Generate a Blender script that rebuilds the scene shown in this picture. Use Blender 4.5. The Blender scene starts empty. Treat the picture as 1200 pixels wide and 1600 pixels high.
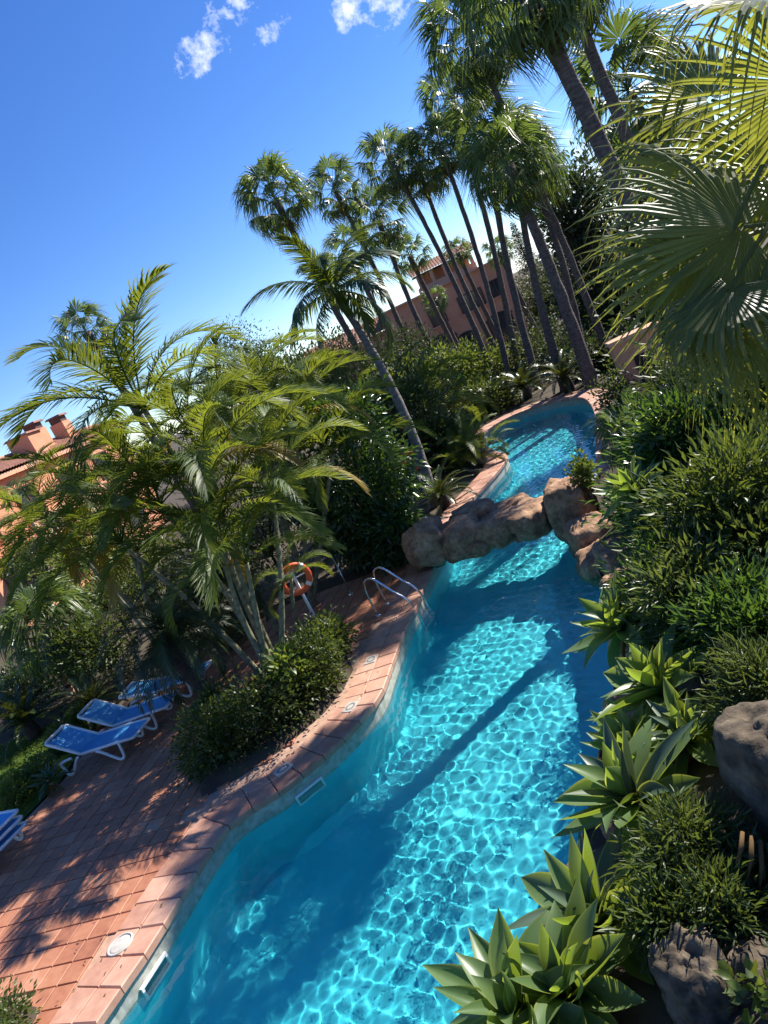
import bpy, bmesh, math, random
import numpy as np
from mathutils import Vector, Matrix, noise
from mathutils.geometry import delaunay_2d_cdt

sc = bpy.context.scene
COL = sc.collection
R = math.radians

# ------------------------------------------------------------------ camera
CAM_H, PITCH, ROLL, FPX = 4.7, R(12.5), R(25.5), 1155.0
_F = np.array([0, math.cos(PITCH), -math.sin(PITCH)])
_U = np.array([0, math.sin(PITCH), math.cos(PITCH)])
_Rt = np.array([1.0, 0, 0])
CX = math.cos(ROLL) * _Rt - math.sin(ROLL) * _U
CY = math.sin(ROLL) * _Rt + math.cos(ROLL) * _U
CAMP = np.array([0, 0, CAM_H])
cam = bpy.data.cameras.new('camera')
cam.sensor_fit = 'VERTICAL'; cam.sensor_height = 36; cam.lens = 36 * FPX / 1600
cam.clip_start = 0.05; cam.clip_end = 3000
co = bpy.data.objects.new('camera', cam); COL.objects.link(co)
co.matrix_world = Matrix(((CX[0], CY[0], -_F[0], 0), (CX[1], CY[1], -_F[1], 0), (CX[2], CY[2], -_F[2], CAM_H), (0, 0, 0, 1)))
sc.camera = co

def ray(x, y): return _F + CX * (x - 600) / FPX + CY * (800 - y) / FPX
def at(x, y, d): return CAMP + ray(x, y) * d                  # photo pixel + depth -> place
def ground(x, y, z=0.0):
    k = ray(x, y); return CAMP + k * ((z - CAM_H) / k[2])

# ------------------------------------------------------------------ sky and sun
SUN_AZ, SUN_EL = R(55), R(41)
sund = Vector((math.sin(SUN_AZ) * math.cos(SUN_EL), math.cos(SUN_AZ) * math.cos(SUN_EL), math.sin(SUN_EL)))
w = bpy.data.worlds.new('World'); sc.world = w; w.use_nodes = True
nt = w.node_tree
sky = nt.nodes.new('ShaderNodeTexSky'); sky.sky_type = 'NISHITA'; sky.sun_disc = False
sky.sun_elevation = SUN_EL; sky.sun_rotation = SUN_AZ
sky.air_density = 1.0; sky.dust_density = 0.1; sky.ozone_density = 4.0; sky.altitude = 1800
bg = nt.nodes['Background']; bg.inputs[1].default_value = 0.10
tc = nt.nodes.new('ShaderNodeTexCoord')
def wmath(op, a, b=None, clamp=False):
    n = nt.nodes.new('ShaderNodeMath'); n.operation = op; n.use_clamp = clamp
    for i, v in enumerate((a, b)):
        if v is None: continue
        if isinstance(v, (int, float)): n.inputs[i].default_value = v
        else: nt.links.new(v, n.inputs[i])
    return n.outputs[0]
# a few torn fair-weather clouds: soft noise, gathered round some directions of the sky
ns = nt.nodes.new('ShaderNodeTexNoise'); ns.inputs['Scale'].default_value = 46; ns.inputs['Detail'].default_value = 8; ns.inputs['Roughness'].default_value = 0.65
nt.links.new(tc.outputs['Generated'], ns.inputs['Vector'])
nrm = nt.nodes.new('ShaderNodeVectorMath'); nrm.operation = 'NORMALIZE'; nt.links.new(tc.outputs['Generated'], nrm.inputs[0])
total = None
streak = [((298 + 15 * k, 104 - 19 * k), (300 + 15 * k, 100 - 19 * k), 0.016 + 0.005 * (k in (1, 2, 3)), 1.02) for k in range(6)]
for (p0, p1, rad, amt) in streak + [((402, 58), (412, 56), 0.012, 0.9), ((425, 48), (440, 36), 0.016, 0.9), ((535, 20), (560, 12), 0.02, 1.0), ((575, 8), (600, -2), 0.026, 1.0), ((615, -8), (640, -14), 0.022, 1.0),
                           ((845, 380), (850, 420), 0.07, 1.6), ((590, 530), (600, 550), 0.05, 1.4), ((900, 330), (930, 300), 0.07, 1.5)]:
    a = Vector(ray(*p0)).normalized(); b = Vector(ray(*p1)).normalized()
    cen = ((a + b) / 2).normalized()
    dv = nt.nodes.new('ShaderNodeVectorMath'); dv.operation = 'DISTANCE'; nt.links.new(nrm.outputs[0], dv.inputs[0]); dv.inputs[1].default_value = cen
    m = wmath('SUBTRACT', 1.0, wmath('DIVIDE', dv.outputs['Value'], rad * 1.35), True)
    m = wmath('MULTIPLY', wmath('POWER', m, 0.6), amt)
    total = m if total is None else wmath('MAXIMUM', total, m)
cl = wmath('MULTIPLY', wmath('SUBTRACT', wmath('ADD', wmath('MULTIPLY', total, 0.5), wmath('MULTIPLY', ns.outputs['Fac'], 2.0)), 1.27), 1.5, True)
cl = wmath('MULTIPLY', cl, wmath('GREATER_THAN', total, 0.001))
mx = nt.nodes.new('ShaderNodeMixRGB'); nt.links.new(cl, mx.inputs[0]); hs = nt.nodes.new('ShaderNodeHueSaturation'); hs.inputs['Saturation'].default_value = 1.22; hs.inputs['Value'].default_value = 0.95; hs.inputs['Hue'].default_value = 0.512; nt.links.new(sky.outputs[0], hs.inputs['Color']); nt.links.new(hs.outputs[0], mx.inputs[1]); mx.inputs[2].default_value = (6.6, 6.9, 7.5, 1)
nt.links.new(mx.outputs[0], bg.inputs[0])

sl = bpy.data.lights.new('sun', 'SUN'); sl.energy = 5.0; sl.angle = R(0.53); sl.color = (1.0, 0.94, 0.85)
so = bpy.data.objects.new('sun', sl); COL.objects.link(so)
so.rotation_euler = sund.to_track_quat('Z', 'Y').to_euler(); so.location = (20, 20, 40)
sl.cycles.is_caustics_light = True
sc.view_settings.view_transform = 'Standard'; sc.view_settings.look = 'None'
sc.view_settings.exposure = 1.0; sc.view_settings.gamma = 1.0; sc.view_settings.use_curve_mapping = False
sc.cycles.max_bounces = 10; sc.cycles.transparent_max_bounces = 8; sc.cycles.transmission_bounces = 8
sc.cycles.diffuse_bounces = 5; sc.cycles.glossy_bounces = 3
sc.cycles.sample_clamp_indirect = 8.0
sc.cycles.use_denoising = True

# ------------------------------------------------------------------ helpers
rng = np.random.default_rng(7)
random.seed(7)
MAT = {}
def newmat(name):
    m = bpy.data.materials.new(name); m.use_nodes = True; MAT[name] = m
    return m, m.node_tree, m.node_tree.nodes['Principled BSDF']
def nd(t, typ, **kw):
    n = t.nodes.new(typ)
    for k, v in kw.items():
        if k in n.inputs: n.inputs[k].default_value = v
        else: setattr(n, k, v)
    return n
def ramp(t, src, stops):
    r = t.nodes.new('ShaderNodeValToRGB'); e = r.color_ramp.elements
    while len(e) < len(stops): e.new(0.5)
    for i, (p, c) in enumerate(stops): e[i].position = p; e[i].color = (*c, 1)
    t.links.new(src, r.inputs[0]); return r.outputs[0]
def bump(t, bsdf, src, strength, dist):
    b = nd(t, 'ShaderNodeBump', Strength=strength, Distance=dist); t.links.new(src, b.inputs['Height']); t.links.new(b.outputs[0], bsdf.inputs['Normal'])
def simple(name, stops, scale=5, rough=0.7, bs=0.2, bd=0.01, detail=6, spec=0.4, metal=0.0):
    m, t, b = newmat(name)
    geo = nd(t, 'ShaderNodeNewGeometry')
    n = nd(t, 'ShaderNodeTexNoise', Scale=scale, Detail=detail, Roughness=0.6); t.links.new(geo.outputs['Position'], n.inputs['Vector'])
    t.links.new(ramp(t, n.outputs['Fac'], stops), b.inputs['Base Color'])
    b.inputs['Roughness'].default_value = rough; b.inputs['Specular IOR Level'].default_value = spec; b.inputs['Metallic'].default_value = metal
    if bs: bump(t, b, n.outputs['Fac'], bs, bd)
    return m
def leafmat(name, dark, light, trans, tf=0.35, rough=0.42, spec=0.5):
    m, t, b = newmat(name)
    geo = nd(t, 'ShaderNodeNewGeometry'); oi = nd(t, 'ShaderNodeObjectInfo')
    n = nd(t, 'ShaderNodeTexNoise', Scale=2.2, Detail=2); t.links.new(geo.outputs['Position'], n.inputs['Vector'])
    ad = nd(t, 'ShaderNodeMath', operation='MULTIPLY_ADD'); t.links.new(geo.outputs['Random Per Island'], ad.inputs[0]); ad.inputs[1].default_value = 0.45; t.links.new(oi.outputs['Random'], ad.inputs[2])
    a2 = nd(t, 'ShaderNodeMath', operation='MULTIPLY_ADD'); t.links.new(n.outputs['Fac'], a2.inputs[0]); a2.inputs[1].default_value = 0.6; t.links.new(ad.outputs[0], a2.inputs[2])
    sc_ = nd(t, 'ShaderNodeMath', operation='MULTIPLY'); t.links.new(a2.outputs[0], sc_.inputs[0]); sc_.inputs[1].default_value = 0.5
    t.links.new(ramp(t, sc_.outputs[0], [(0.15, dark), (0.9, light)]), b.inputs['Base Color'])
    b.inputs['Roughness'].default_value = rough; b.inputs['Specular IOR Level'].default_value = spec
    tr = nd(t, 'ShaderNodeBsdfTranslucent'); tl = tuple(min(1, c * 0.65) for c in trans)
    t.links.new(ramp(t, sc_.outputs[0], [(0.15, tl), (0.9, trans)]), tr.inputs[0])
    ms = nd(t, 'ShaderNodeMixShader'); ms.inputs[0].default_value = tf
    t.links.new(b.outputs[0], ms.inputs[1]); t.links.new(tr.outputs[0], ms.inputs[2])
    t.links.new(ms.outputs[0], t.nodes['Material Output'].inputs[0])
    return m

def tri_obj(name, V, F, mat=None, parent=None, smooth=False, loc=None):
    me = bpy.data.meshes.new(name)
    me.from_pydata(np.asarray(V).tolist() if not isinstance(V, list) else V, [], F if isinstance(F, list) else F.tolist())
    if smooth: me.shade_smooth()
    if mat: me.materials.append(MAT[mat])
    return place(name, me, parent, loc)
def place(name, me, parent=None, loc=None, mat4=None):
    o = bpy.data.objects.new(name, me); COL.objects.link(o)
    if parent is not None: o.parent = parent
    if loc is not None: o.location = loc
    if mat4 is not None: o.matrix_local = mat4
    return o
def tag(o, label, cat, group=None):
    o['label'] = label; o['category'] = cat
    if group: o['group'] = group
    return o
def thing(name, label, cat, loc=(0, 0, 0), rz=0.0, group=None):
    o = bpy.data.objects.new(name, None); COL.objects.link(o); o.empty_display_size = 0.2
    o.location = Vector(loc); o.rotation_euler = (0, 0, rz)
    return tag(o, label, cat, group)
def struct(o): o['kind'] = 'structure'; return o
def stuff(o): o['kind'] = 'stuff'; return o

class MB:
    def __init__(s): s.V = []; s.F = []
    def add(s, V, F):
        k = len(s.V); s.V += [tuple(map(float, v)) for v in V]; s.F += [tuple(i + k for i in f) for f in F]; return s
    def box(s, c, d, rz=0.0, taper=1.0):
        cx, cy, cz = c; x, y, z = d[0] / 2, d[1] / 2, d[2] / 2; ca, sa = math.cos(rz), math.sin(rz)
        V = []
        for zz, k in ((-z, 1.0), (z, taper)):
            for a, b in ((-x, -y), (x, -y), (x, y), (-x, y)):
                a, b = a * k, b * k; V.append((cx + a * ca - b * sa, cy + a * sa + b * ca, cz + zz))
        return s.add(V, [(3, 2, 1, 0), (4, 5, 6, 7), (0, 1, 5, 4), (1, 2, 6, 5), (2, 3, 7, 6), (3, 0, 4, 7)])
    def tube(s, pts, rad, n=8, cap=True, flat=1.0):
        P = [Vector(p) for p in pts]; m = len(P)
        rad = [rad] * m if isinstance(rad, (int, float)) else rad
        T = [(P[min(i + 1, m - 1)] - P[max(i - 1, 0)]).normalized() for i in range(m)]
        ref = Vector((0, 0, 1)) if abs(T[0].z) < 0.9 else Vector((1, 0, 0))
        u = T[0].cross(ref).normalized(); V = []
        for i in range(m):
            u = (u - T[i] * u.dot(T[i])).normalized(); v = T[i].cross(u)
            for j in range(n):
                a = 2 * math.pi * j / n; V.append(P[i] + (u * math.cos(a) + v * math.sin(a) * flat) * rad[i])
        F = [(i * n + j, i * n + (j + 1) % n, (i + 1) * n + (j + 1) % n, (i + 1) * n + j) for i in range(m - 1) for j in range(n)]
        if cap: F += [tuple(range(n - 1, -1, -1)), tuple(range((m - 1) * n, m * n))]
        return s.add(V, F)
    def lathe(s, prof, n=20, c=(0, 0, 0)):
        V = []; m = len(prof)
        for r, z in prof:
            for j in range(n):
                a = 2 * math.pi * j / n; V.append((c[0] + r * math.cos(a), c[1] + r * math.sin(a), c[2] + z))
        return s.add(V, [(i * n + j, i * n + (j + 1) % n, (i + 1) * n + (j + 1) % n, (i + 1) * n + j) for i in range(m - 1) for j in range(n)])
    def mesh(s, name, mat, smooth=False):
        me = bpy.data.meshes.new(name); me.from_pydata(s.V, [], s.F); me.materials.append(MAT[mat])
        if smooth: me.shade_smooth()
        return me
    def obj(s, name, mat, parent=None, smooth=False, loc=None): return place(name, s.mesh(name, mat, smooth), parent, loc)

def bez(pts, n=8):
    """Catmull-Rom through points"""
    P = [Vector(p) for p in pts]; P = [P[0] * 2 - P[1]] + P + [P[-1] * 2 - P[-2]]; out = []
    for i in range(1, len(P) - 2):
        for k in range(n):
            t = k / n; a, b, c, d = P[i - 1:i + 3]
            out.append(0.5 * ((2 * b) + (c - a) * t + (2 * a - 5 * b + 4 * c - d) * t * t + (3 * b - a - 3 * c + d) * t ** 3))
    out.append(P[-2]); return out
def sstep(a): a = min(1, max(0, a)); return a * a * (3 - 2 * a)
def inpoly(x, y, poly):
    r = False; j = len(poly) - 1
    for i in range(len(poly)):
        xi, yi = poly[i][0], poly[i][1]; xj, yj = poly[j][0], poly[j][1]
        if (yi > y) != (yj > y) and x < (xj - xi) * (y - yi) / (yj - yi) + xi: r = not r
        j = i
    return r
def inpoly_np(X, Y, poly):
    r = np.zeros(X.shape, bool); j = len(poly) - 1
    for i in range(len(poly)):
        xi, yi = poly[i][0], poly[i][1]; xj, yj = poly[j][0], poly[j][1]
        if yi != yj:
            c = ((yi > Y) != (yj > Y)) & (X < (xj - xi) * (Y - yi) / (yj - yi) + xi); r ^= c
        j = i
    return r

# ------------------------------------------------------------------ materials
simple('soil', [(0.3, (0.035, 0.026, 0.018)), (0.55, (0.075, 0.055, 0.035)), (0.75, (0.05, 0.065, 0.025))], 3.0, 0.95, 0.6, 0.05)
simple('lawn', [(0.3, (0.05, 0.10, 0.012)), (0.7, (0.10, 0.17, 0.025))], 6, 0.9, 0.4, 0.02)
simple('mortar', [(0.3, (0.34, 0.20, 0.14)), (0.7, (0.50, 0.33, 0.23))], 9, 0.9, 0.3, 0.004)
def terracotta(name, stops):
    m, t, b = newmat(name)
    geo = nd(t, 'ShaderNodeNewGeometry'); oi = nd(t, 'ShaderNodeObjectInfo')
    n = nd(t, 'ShaderNodeTexNoise', Scale=7.0, Detail=8, Roughness=0.65); t.links.new(geo.outputs['Position'], n.inputs['Vector'])
    n2 = nd(t, 'ShaderNodeTexNoise', Scale=1.1, Detail=5, Roughness=0.6); t.links.new(geo.outputs['Position'], n2.inputs['Vector'])
    a = nd(t, 'ShaderNodeMath', operation='ADD'); t.links.new(geo.outputs['Random Per Island'], a.inputs[0]); t.links.new(oi.outputs['Random'], a.inputs[1])
    fr = nd(t, 'ShaderNodeMath', operation='FRACT'); t.links.new(a.outputs[0], fr.inputs[0])
    mm = nd(t, 'ShaderNodeMath', operation='MULTIPLY_ADD'); t.links.new(fr.outputs[0], mm.inputs[0]); mm.inputs[1].default_value = 0.42; t.links.new(n.outputs['Fac'], mm.inputs[2])
    m2 = nd(t, 'ShaderNodeMath', operation='MULTIPLY_ADD'); t.links.new(n2.outputs['Fac'], m2.inputs[0]); m2.inputs[1].default_value = 1.0; t.links.new(mm.outputs[0], m2.inputs[2])
    s = nd(t, 'ShaderNodeMath', operation='MULTIPLY'); s.inputs[1].default_value = 0.45; t.links.new(m2.outputs[0], s.inputs[0])
    t.links.new(ramp(t, s.outputs[0], stops), b.inputs['Base Color'])
    rr = nd(t, 'ShaderNodeMapRange'); rr.inputs['To Min'].default_value = 0.45; rr.inputs['To Max'].default_value = 0.8; t.links.new(n2.outputs['Fac'], rr.inputs[0]); t.links.new(rr.outputs[0], b.inputs['Roughness'])
    bump(t, b, n.outputs['Fac'], 0.25, 0.006)
terracotta('tile', [(0.22, (0.14, 0.052, 0.034)), (0.45, (0.35, 0.135, 0.072)), (0.62, (0.45, 0.20, 0.11)), (0.85, (0.54, 0.36, 0.25))])
terracotta('coping', [(0.2, (0.22, 0.095, 0.065)), (0.45, (0.42, 0.21, 0.14)), (0.65, (0.55, 0.32, 0.225)), (0.9, (0.62, 0.44, 0.33))])
def rockmat():
    m, t, b = newmat('rock')
    geo = nd(t, 'ShaderNodeNewGeometry')
    n = nd(t, 'ShaderNodeTexNoise', Scale=3.2, Detail=10, Roughness=0.68); t.links.new(geo.outputs['Position'], n.inputs['Vector'])
    n2 = nd(t, 'ShaderNodeTexNoise', Scale=14, Detail=8, Roughness=0.7); t.links.new(geo.outputs['Position'], n2.inputs['Vector'])
    c1 = ramp(t, n.outputs['Fac'], [(0.3, (0.12, 0.066, 0.038)), (0.48, (0.38, 0.215, 0.12)), (0.62, (0.52, 0.325, 0.195)), (0.8, (0.60, 0.45, 0.30))])
    c2 = ramp(t, n2.outputs['Fac'], [(0.33, (0.35, 0.33, 0.30)), (0.6, (1, 1, 1))])
    mx = nd(t, 'ShaderNodeMixRGB', blend_type='MULTIPLY'); mx.inputs[0].default_value = 0.8; t.links.new(c1, mx.inputs[1]); t.links.new(c2, mx.inputs[2])
    t.links.new(mx.outputs[0], b.inputs['Base Color']); b.inputs['Roughness'].default_value = 0.9
    a = nd(t, 'ShaderNodeMath', operation='MULTIPLY_ADD'); t.links.new(n2.outputs['Fac'], a.inputs[0]); a.inputs[1].default_value = 0.4; t.links.new(n.outputs['Fac'], a.inputs[2])
    bump(t, b, a.outputs[0], 0.7, 0.06)
rockmat()
simple('grey_rock', [(0.3, (0.022, 0.018, 0.012)), (0.5, (0.10, 0.076, 0.05)), (0.75, (0.20, 0.16, 0.11))], 7, 0.92, 0.8, 0.04, 10)
simple('plaster', [(0.3, (0.62, 0.26, 0.145)), (0.7, (0.70, 0.33, 0.195))], 1.5, 0.9, 0.1, 0.01)
simple('plaster_light', [(0.3, (0.60, 0.31, 0.19)), (0.7, (0.68, 0.38, 0.25))], 1.5, 0.9, 0.1, 0.01)
simple('roof_tile', [(0.3, (0.16, 0.065, 0.045)), (0.6, (0.30, 0.14, 0.095)), (0.8, (0.38, 0.22, 0.16))], 5, 0.9, 0.3, 0.02)
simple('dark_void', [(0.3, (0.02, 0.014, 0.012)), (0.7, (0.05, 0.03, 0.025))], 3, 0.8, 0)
simple('glass_dark', [(0.3, (0.02, 0.025, 0.03)), (0.7, (0.05, 0.055, 0.06))], 1, 0.08, 0, spec=0.8)
simple('wood_dark', [(0.3, (0.06, 0.025, 0.018)), (0.7, (0.12, 0.05, 0.03))], 4, 0.6, 0.1)
simple('white_plastic', [(0.3, (0.74, 0.73, 0.70)), (0.7, (0.82, 0.81, 0.79))], 9, 0.38, 0.03, 0.002)
simple('blue_mesh', [(0.3, (0.07, 0.33, 0.66)), (0.7, (0.09, 0.40, 0.76))], 25, 0.6, 0.15, 0.002)
simple('steel', [(0.3, (0.58, 0.58, 0.58)), (0.7, (0.68, 0.68, 0.68))], 9, 0.22, 0.03, 0.001, metal=1.0)
simple('orange_ring', [(0.3, (0.70, 0.10, 0.035)), (0.7, (0.80, 0.14, 0.05))], 9, 0.5, 0.05, 0.002)
simple('white_tile', [(0.3, (0.42, 0.39, 0.34)), (0.7, (0.60, 0.57, 0.51))], 15, 0.35, 0.05, 0.002)
simple('skimmer_grey', [(0.3, (0.16, 0.24, 0.24)), (0.7, (0.24, 0.33, 0.33))], 9, 0.5, 0)
simple('grey_mark', [(0.3, (0.16, 0.16, 0.15)), (0.7, (0.26, 0.25, 0.23))], 15, 0.5, 0)
simple('black_band', [(0.3, (0.02, 0.02, 0.02)), (0.7, (0.04, 0.04, 0.04))], 9, 0.5, 0)
def barkmat(name, a, b_, ring):
    m, t, b = newmat(name)
    geo = nd(t, 'ShaderNodeNewGeometry')
    wv = nd(t, 'ShaderNodeTexWave', Scale=ring, Distortion=9.0, Detail=4); wv.bands_direction = 'Z'
    t.links.new(geo.outputs['Position'], wv.inputs['Vector'])
    n = nd(t, 'ShaderNodeTexNoise', Scale=9, Detail=8); t.links.new(geo.outputs['Position'], n.inputs['Vector'])
    mm = nd(t, 'ShaderNodeMath', operation='MULTIPLY_ADD'); t.links.new(wv.outputs['Fac'], mm.inputs[0]); mm.inputs[1].default_value = 0.2; t.links.new(n.outputs['Fac'], mm.inputs[2])
    t.links.new(ramp(t, mm.outputs[0], [(0.3, a), (0.9, b_)]), b.inputs['Base Color']); b.inputs['Roughness'].default_value = 0.9
    bump(t, b, mm.outputs[0], 0.6, 0.03)
barkmat('palm_bark', (0.045, 0.033, 0.026), (0.17, 0.125, 0.10), 3.5)
barkmat('king_bark', (0.09, 0.08, 0.07), (0.24, 0.22, 0.19), 2.0)
barkmat('dark_bark', (0.025, 0.018, 0.014), (0.085, 0.06, 0.045), 6.0)
barkmat('cane_bark', (0.10, 0.105, 0.05), (0.30, 0.27, 0.16), 2.2)
leafmat('leaf_fan', (0.045, 0.080, 0.024), (0.100, 0.155, 0.040), (0.26, 0.36, 0.05), 0.34, 0.38)
leafmat('leaf_fan_near', (0.060, 0.085, 0.022), (0.130, 0.165, 0.045), (0.50, 0.52, 0.055), 0.38, 0.42)
leafmat('leaf_feather', (0.035, 0.075, 0.015), (0.105, 0.160, 0.028), (0.37, 0.43, 0.035), 0.38, 0.48, 0.35)
leafmat('leaf_king', (0.035, 0.07, 0.018), (0.085, 0.13, 0.025), (0.26, 0.32, 0.03), 0.36, 0.35)
leafmat('leaf_date', (0.015, 0.034, 0.012), (0.045, 0.075, 0.022), (0.10, 0.15, 0.03), 0.22, 0.45)
leafmat('leaf_cycad', (0.022, 0.045, 0.012), (0.06, 0.09, 0.02), (0.18, 0.20, 0.02), 0.22, 0.32)
leafmat('leaf_dead', (0.10, 0.055, 0.025), (0.24, 0.15, 0.07), (0.25, 0.14, 0.04), 0.2, 0.8, 0.1)
leafmat('leaf_yellow', (0.20, 0.14, 0.02), (0.38, 0.27, 0.03), (0.55, 0.38, 0.03), 0.35, 0.5)
leafmat('leaf_agave', (0.075, 0.135, 0.050), (0.145, 0.215, 0.080), (0.42, 0.58, 0.05), 0.36, 0.38)
leafmat('leaf_backlit_edge', (0.16, 0.22, 0.06), (0.24, 0.30, 0.09), (0.55, 0.62, 0.08), 0.45, 0.35)  # agave leaf rim: glow of backlight painted as a paler edge colour
leafmat('leaf_agave_dark', (0.045, 0.085, 0.055), (0.085, 0.135, 0.085), (0.14, 0.20, 0.05), 0.22, 0.45)
leafmat('leaf_glossy', (0.024, 0.058, 0.020), (0.065, 0.125, 0.032), (0.18, 0.32, 0.03), 0.28, 0.28, 0.6)
leafmat('leaf_shrub', (0.028, 0.055, 0.014), (0.080, 0.120, 0.030), (0.20, 0.26, 0.03), 0.32, 0.45)
leafmat('leaf_bamboo', (0.055, 0.090, 0.032), (0.125, 0.165, 0.055), (0.26, 0.33, 0.05), 0.30, 0.40)
leafmat('leaf_light', (0.07, 0.12, 0.018), (0.14, 0.20, 0.03), (0.32, 0.40, 0.04), 0.36, 0.45)
leafmat('leaf_far', (0.020, 0.036, 0.014), (0.050, 0.075, 0.025), (0.10, 0.14, 0.03), 0.25, 0.6)
leafmat('grass', (0.07, 0.12, 0.012), (0.14, 0.21, 0.02), (0.30, 0.40, 0.03), 0.35, 0.6)

# pool shell: pale tile band above the water line, blue mosaic below
m, t, b = newmat('pool_paint')
geo = nd(t, 'ShaderNodeNewGeometry'); sx = nd(t, 'ShaderNodeSeparateXYZ'); t.links.new(geo.outputs['Position'], sx.inputs[0])
n = nd(t, 'ShaderNodeTexNoise', Scale=2.0, Detail=6); t.links.new(geo.outputs['Position'], n.inputs['Vector'])
cb = ramp(t, n.outputs['Fac'], [(0.3, (0.020, 0.45, 0.54)), (0.7, (0.045, 0.56, 0.65))])
n3 = nd(t, 'ShaderNodeTexNoise', Scale=12.0, Detail=6); t.links.new(geo.outputs['Position'], n3.inputs['Vector'])
cw = ramp(t, n3.outputs['Fac'], [(0.3, (0.30, 0.30, 0.24)), (0.7, (0.52, 0.52, 0.45))])
gt = nd(t, 'ShaderNodeMath', operation='GREATER_THAN'); t.links.new(sx.outputs['Z'], gt.inputs[0]); gt.inputs[1].default_value = -0.30
mx = nd(t, 'ShaderNodeMixRGB'); t.links.new(gt.outputs[0], mx.inputs[0]); t.links.new(cb, mx.inputs[1]); t.links.new(cw, mx.inputs[2])
t.links.new(mx.outputs[0], b.inputs['Base Color']); b.inputs['Roughness'].default_value = 0.5
m = bpy.data.materials.new('water'); m.use_nodes = True; MAT['water'] = m; t = m.node_tree; t.nodes.clear()
o_ = t.nodes.new('ShaderNodeOutputMaterial'); g_ = nd(t, 'ShaderNodeBsdfGlass', IOR=1.33, Roughness=0.0); g_.inputs['Color'].default_value = (0.93, 0.985, 1, 1); t.links.new(g_.outputs[0], o_.inputs[0])

# ------------------------------------------------------------------ ground, pool
LEFT = [(-5.5, 3.0), (-5.25, 4.2), (-4.9, 5.4), (-4.59, 6.27), (-4.39, 6.62), (-4.21, 6.98), (-4.05, 7.38), (-3.9, 7.75), (-3.7, 8.2), (-3.48, 8.55), (-3.2, 8.68), (-2.82, 8.76), (-2.39, 8.98), (-1.94, 9.27), (-1.52, 9.69),
        (-1.22, 10.1), (-0.95, 10.9), (-0.63, 11.83), (-0.22, 12.81), (0.02, 13.5), (0.42, 14.45)]
FARL = [(0.75, 15.3), (1.2, 16.5), (2.0, 17.9), (2.8, 19.0), (3.55, 20.1), (3.92, 21.0), (3.85, 22.3), (3.95, 24.0), (4.5, 26.0), (5.7, 26.5), (6.8, 25.8), (7.4, 24.6), (7.45, 23.3), (6.7, 20.7), (5.6, 18.0), (4.5, 15.3)]
RIGHT = [(3.7, 14.2), (3.2, 13.0), (2.85, 11.6), (2.5, 10.3), (1.95, 8.6), (1.5, 7.6), (0.75, 6.4), (0.35, 5.7), (-0.3, 5.1), (-0.95, 4.5), (-1.6, 3.2), (-3.0, 2.2)]
POOL = [p[:2] for p in bez([(x, y, 0) for x, y in LEFT + FARL + RIGHT + LEFT[:1]], 4)][:-1]
WZ, FZ = -0.24, -1.45
rys = [p[1] for p in RIGHT[::-1]] + [15.3, 18, 20.7]; rxs = [p[0] for p in RIGHT[::-1]] + [4.5, 5.6, 6.7]
def gz(x, y):
    """height of the ground: flat round the deck, a bank on the far side of the pool"""
    d = x - np.interp(y, rys, rxs) - 0.25
    k = sstep((21 - y) / 6) * sstep((y + 3) / 4)
    h = (0.75 * sstep(d / 1.3) + 0.75 * sstep((d - 1.0) / 3.0) + 0.8 * sstep((d - 3.5) / 6)) * k if d > 0 else 0
    return -0.04 + h
pts = [Vector(p[:2]) for p in POOL]; npool = len(pts)
edges = [(i, (i + 1) % npool) for i in range(npool)]
xs = np.concatenate([np.arange(-30, -8, 2.0), np.arange(-8, 12, 0.5), np.arange(12, 44, 2.5)])
ys = np.concatenate([np.arange(-8, 1, 1.5), np.arange(1, 28, 0.5), np.arange(28, 90, 3.0)])
polyb = [(-12, -10)]
for x in xs:
    for y in ys:
        if min((x - p[0]) ** 2 + (y - p[1]) ** 2 for p in POOL[::2]) > 0.06: pts.append(Vector((x + random.uniform(-.05, .05), y + random.uniform(-.05, .05))))
for k in range(40):
    a = 2 * math.pi * k / 40
    for r_ in (120, 300, 900): pts.append(Vector((r_ * math.cos(a), 20 + r_ * math.sin(a))))
vv, ee, ff, _, _, _ = delaunay_2d_cdt(pts, edges, [], 0, 1e-5)
def cen(f): return sum(vv[i].x for i in f) / 3, sum(vv[i].y for i in f) / 3
ff = [f for f in ff if not inpoly(*cen(f), POOL)]
ff = [f if (vv[f[1]] - vv[f[0]]).cross(vv[f[2]] - vv[f[0]]) > 0 else (f[0], f[2], f[1]) for f in ff]
gr = tri_obj('ground', [(v.x, v.y, gz(v.x, v.y)) for v in vv], [tuple(f) for f in ff], 'soil', smooth=True); struct(gr)

pb = MB(); n_ = len(POOL)
ZL = [0.0, -0.30, -0.302, FZ + 0.15, FZ]
inset = [0, 0, 0, 0, 0.15]
C0 = np.array(POOL)
nx_ = np.roll(C0, -1, 0) - np.roll(C0, 1, 0); nx_ /= np.linalg.norm(nx_, axis=1)[:, None]; inward = np.stack([nx_[:, 1], -nx_[:, 0]], 1)
V = []
for z, s in zip(ZL, inset): V += [(p[0], p[1], z) for p in C0 + inward * s]
F = [(k * n_ + i, k * n_ + (i + 1) % n_, (k + 1) * n_ + (i + 1) % n_, (k + 1) * n_ + i) for k in range(len(ZL) - 1) for i in range(n_)]
F.append(tuple(range((len(ZL) - 1) * n_, len(ZL) * n_)))
me = bpy.data.meshes.new('pool_basin'); me.from_pydata(V, [], F); me.materials.append(MAT['pool_paint'])
basin = struct(place('pool_basin', me)); basin.cycles.is_caustics_receiver = True

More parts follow.
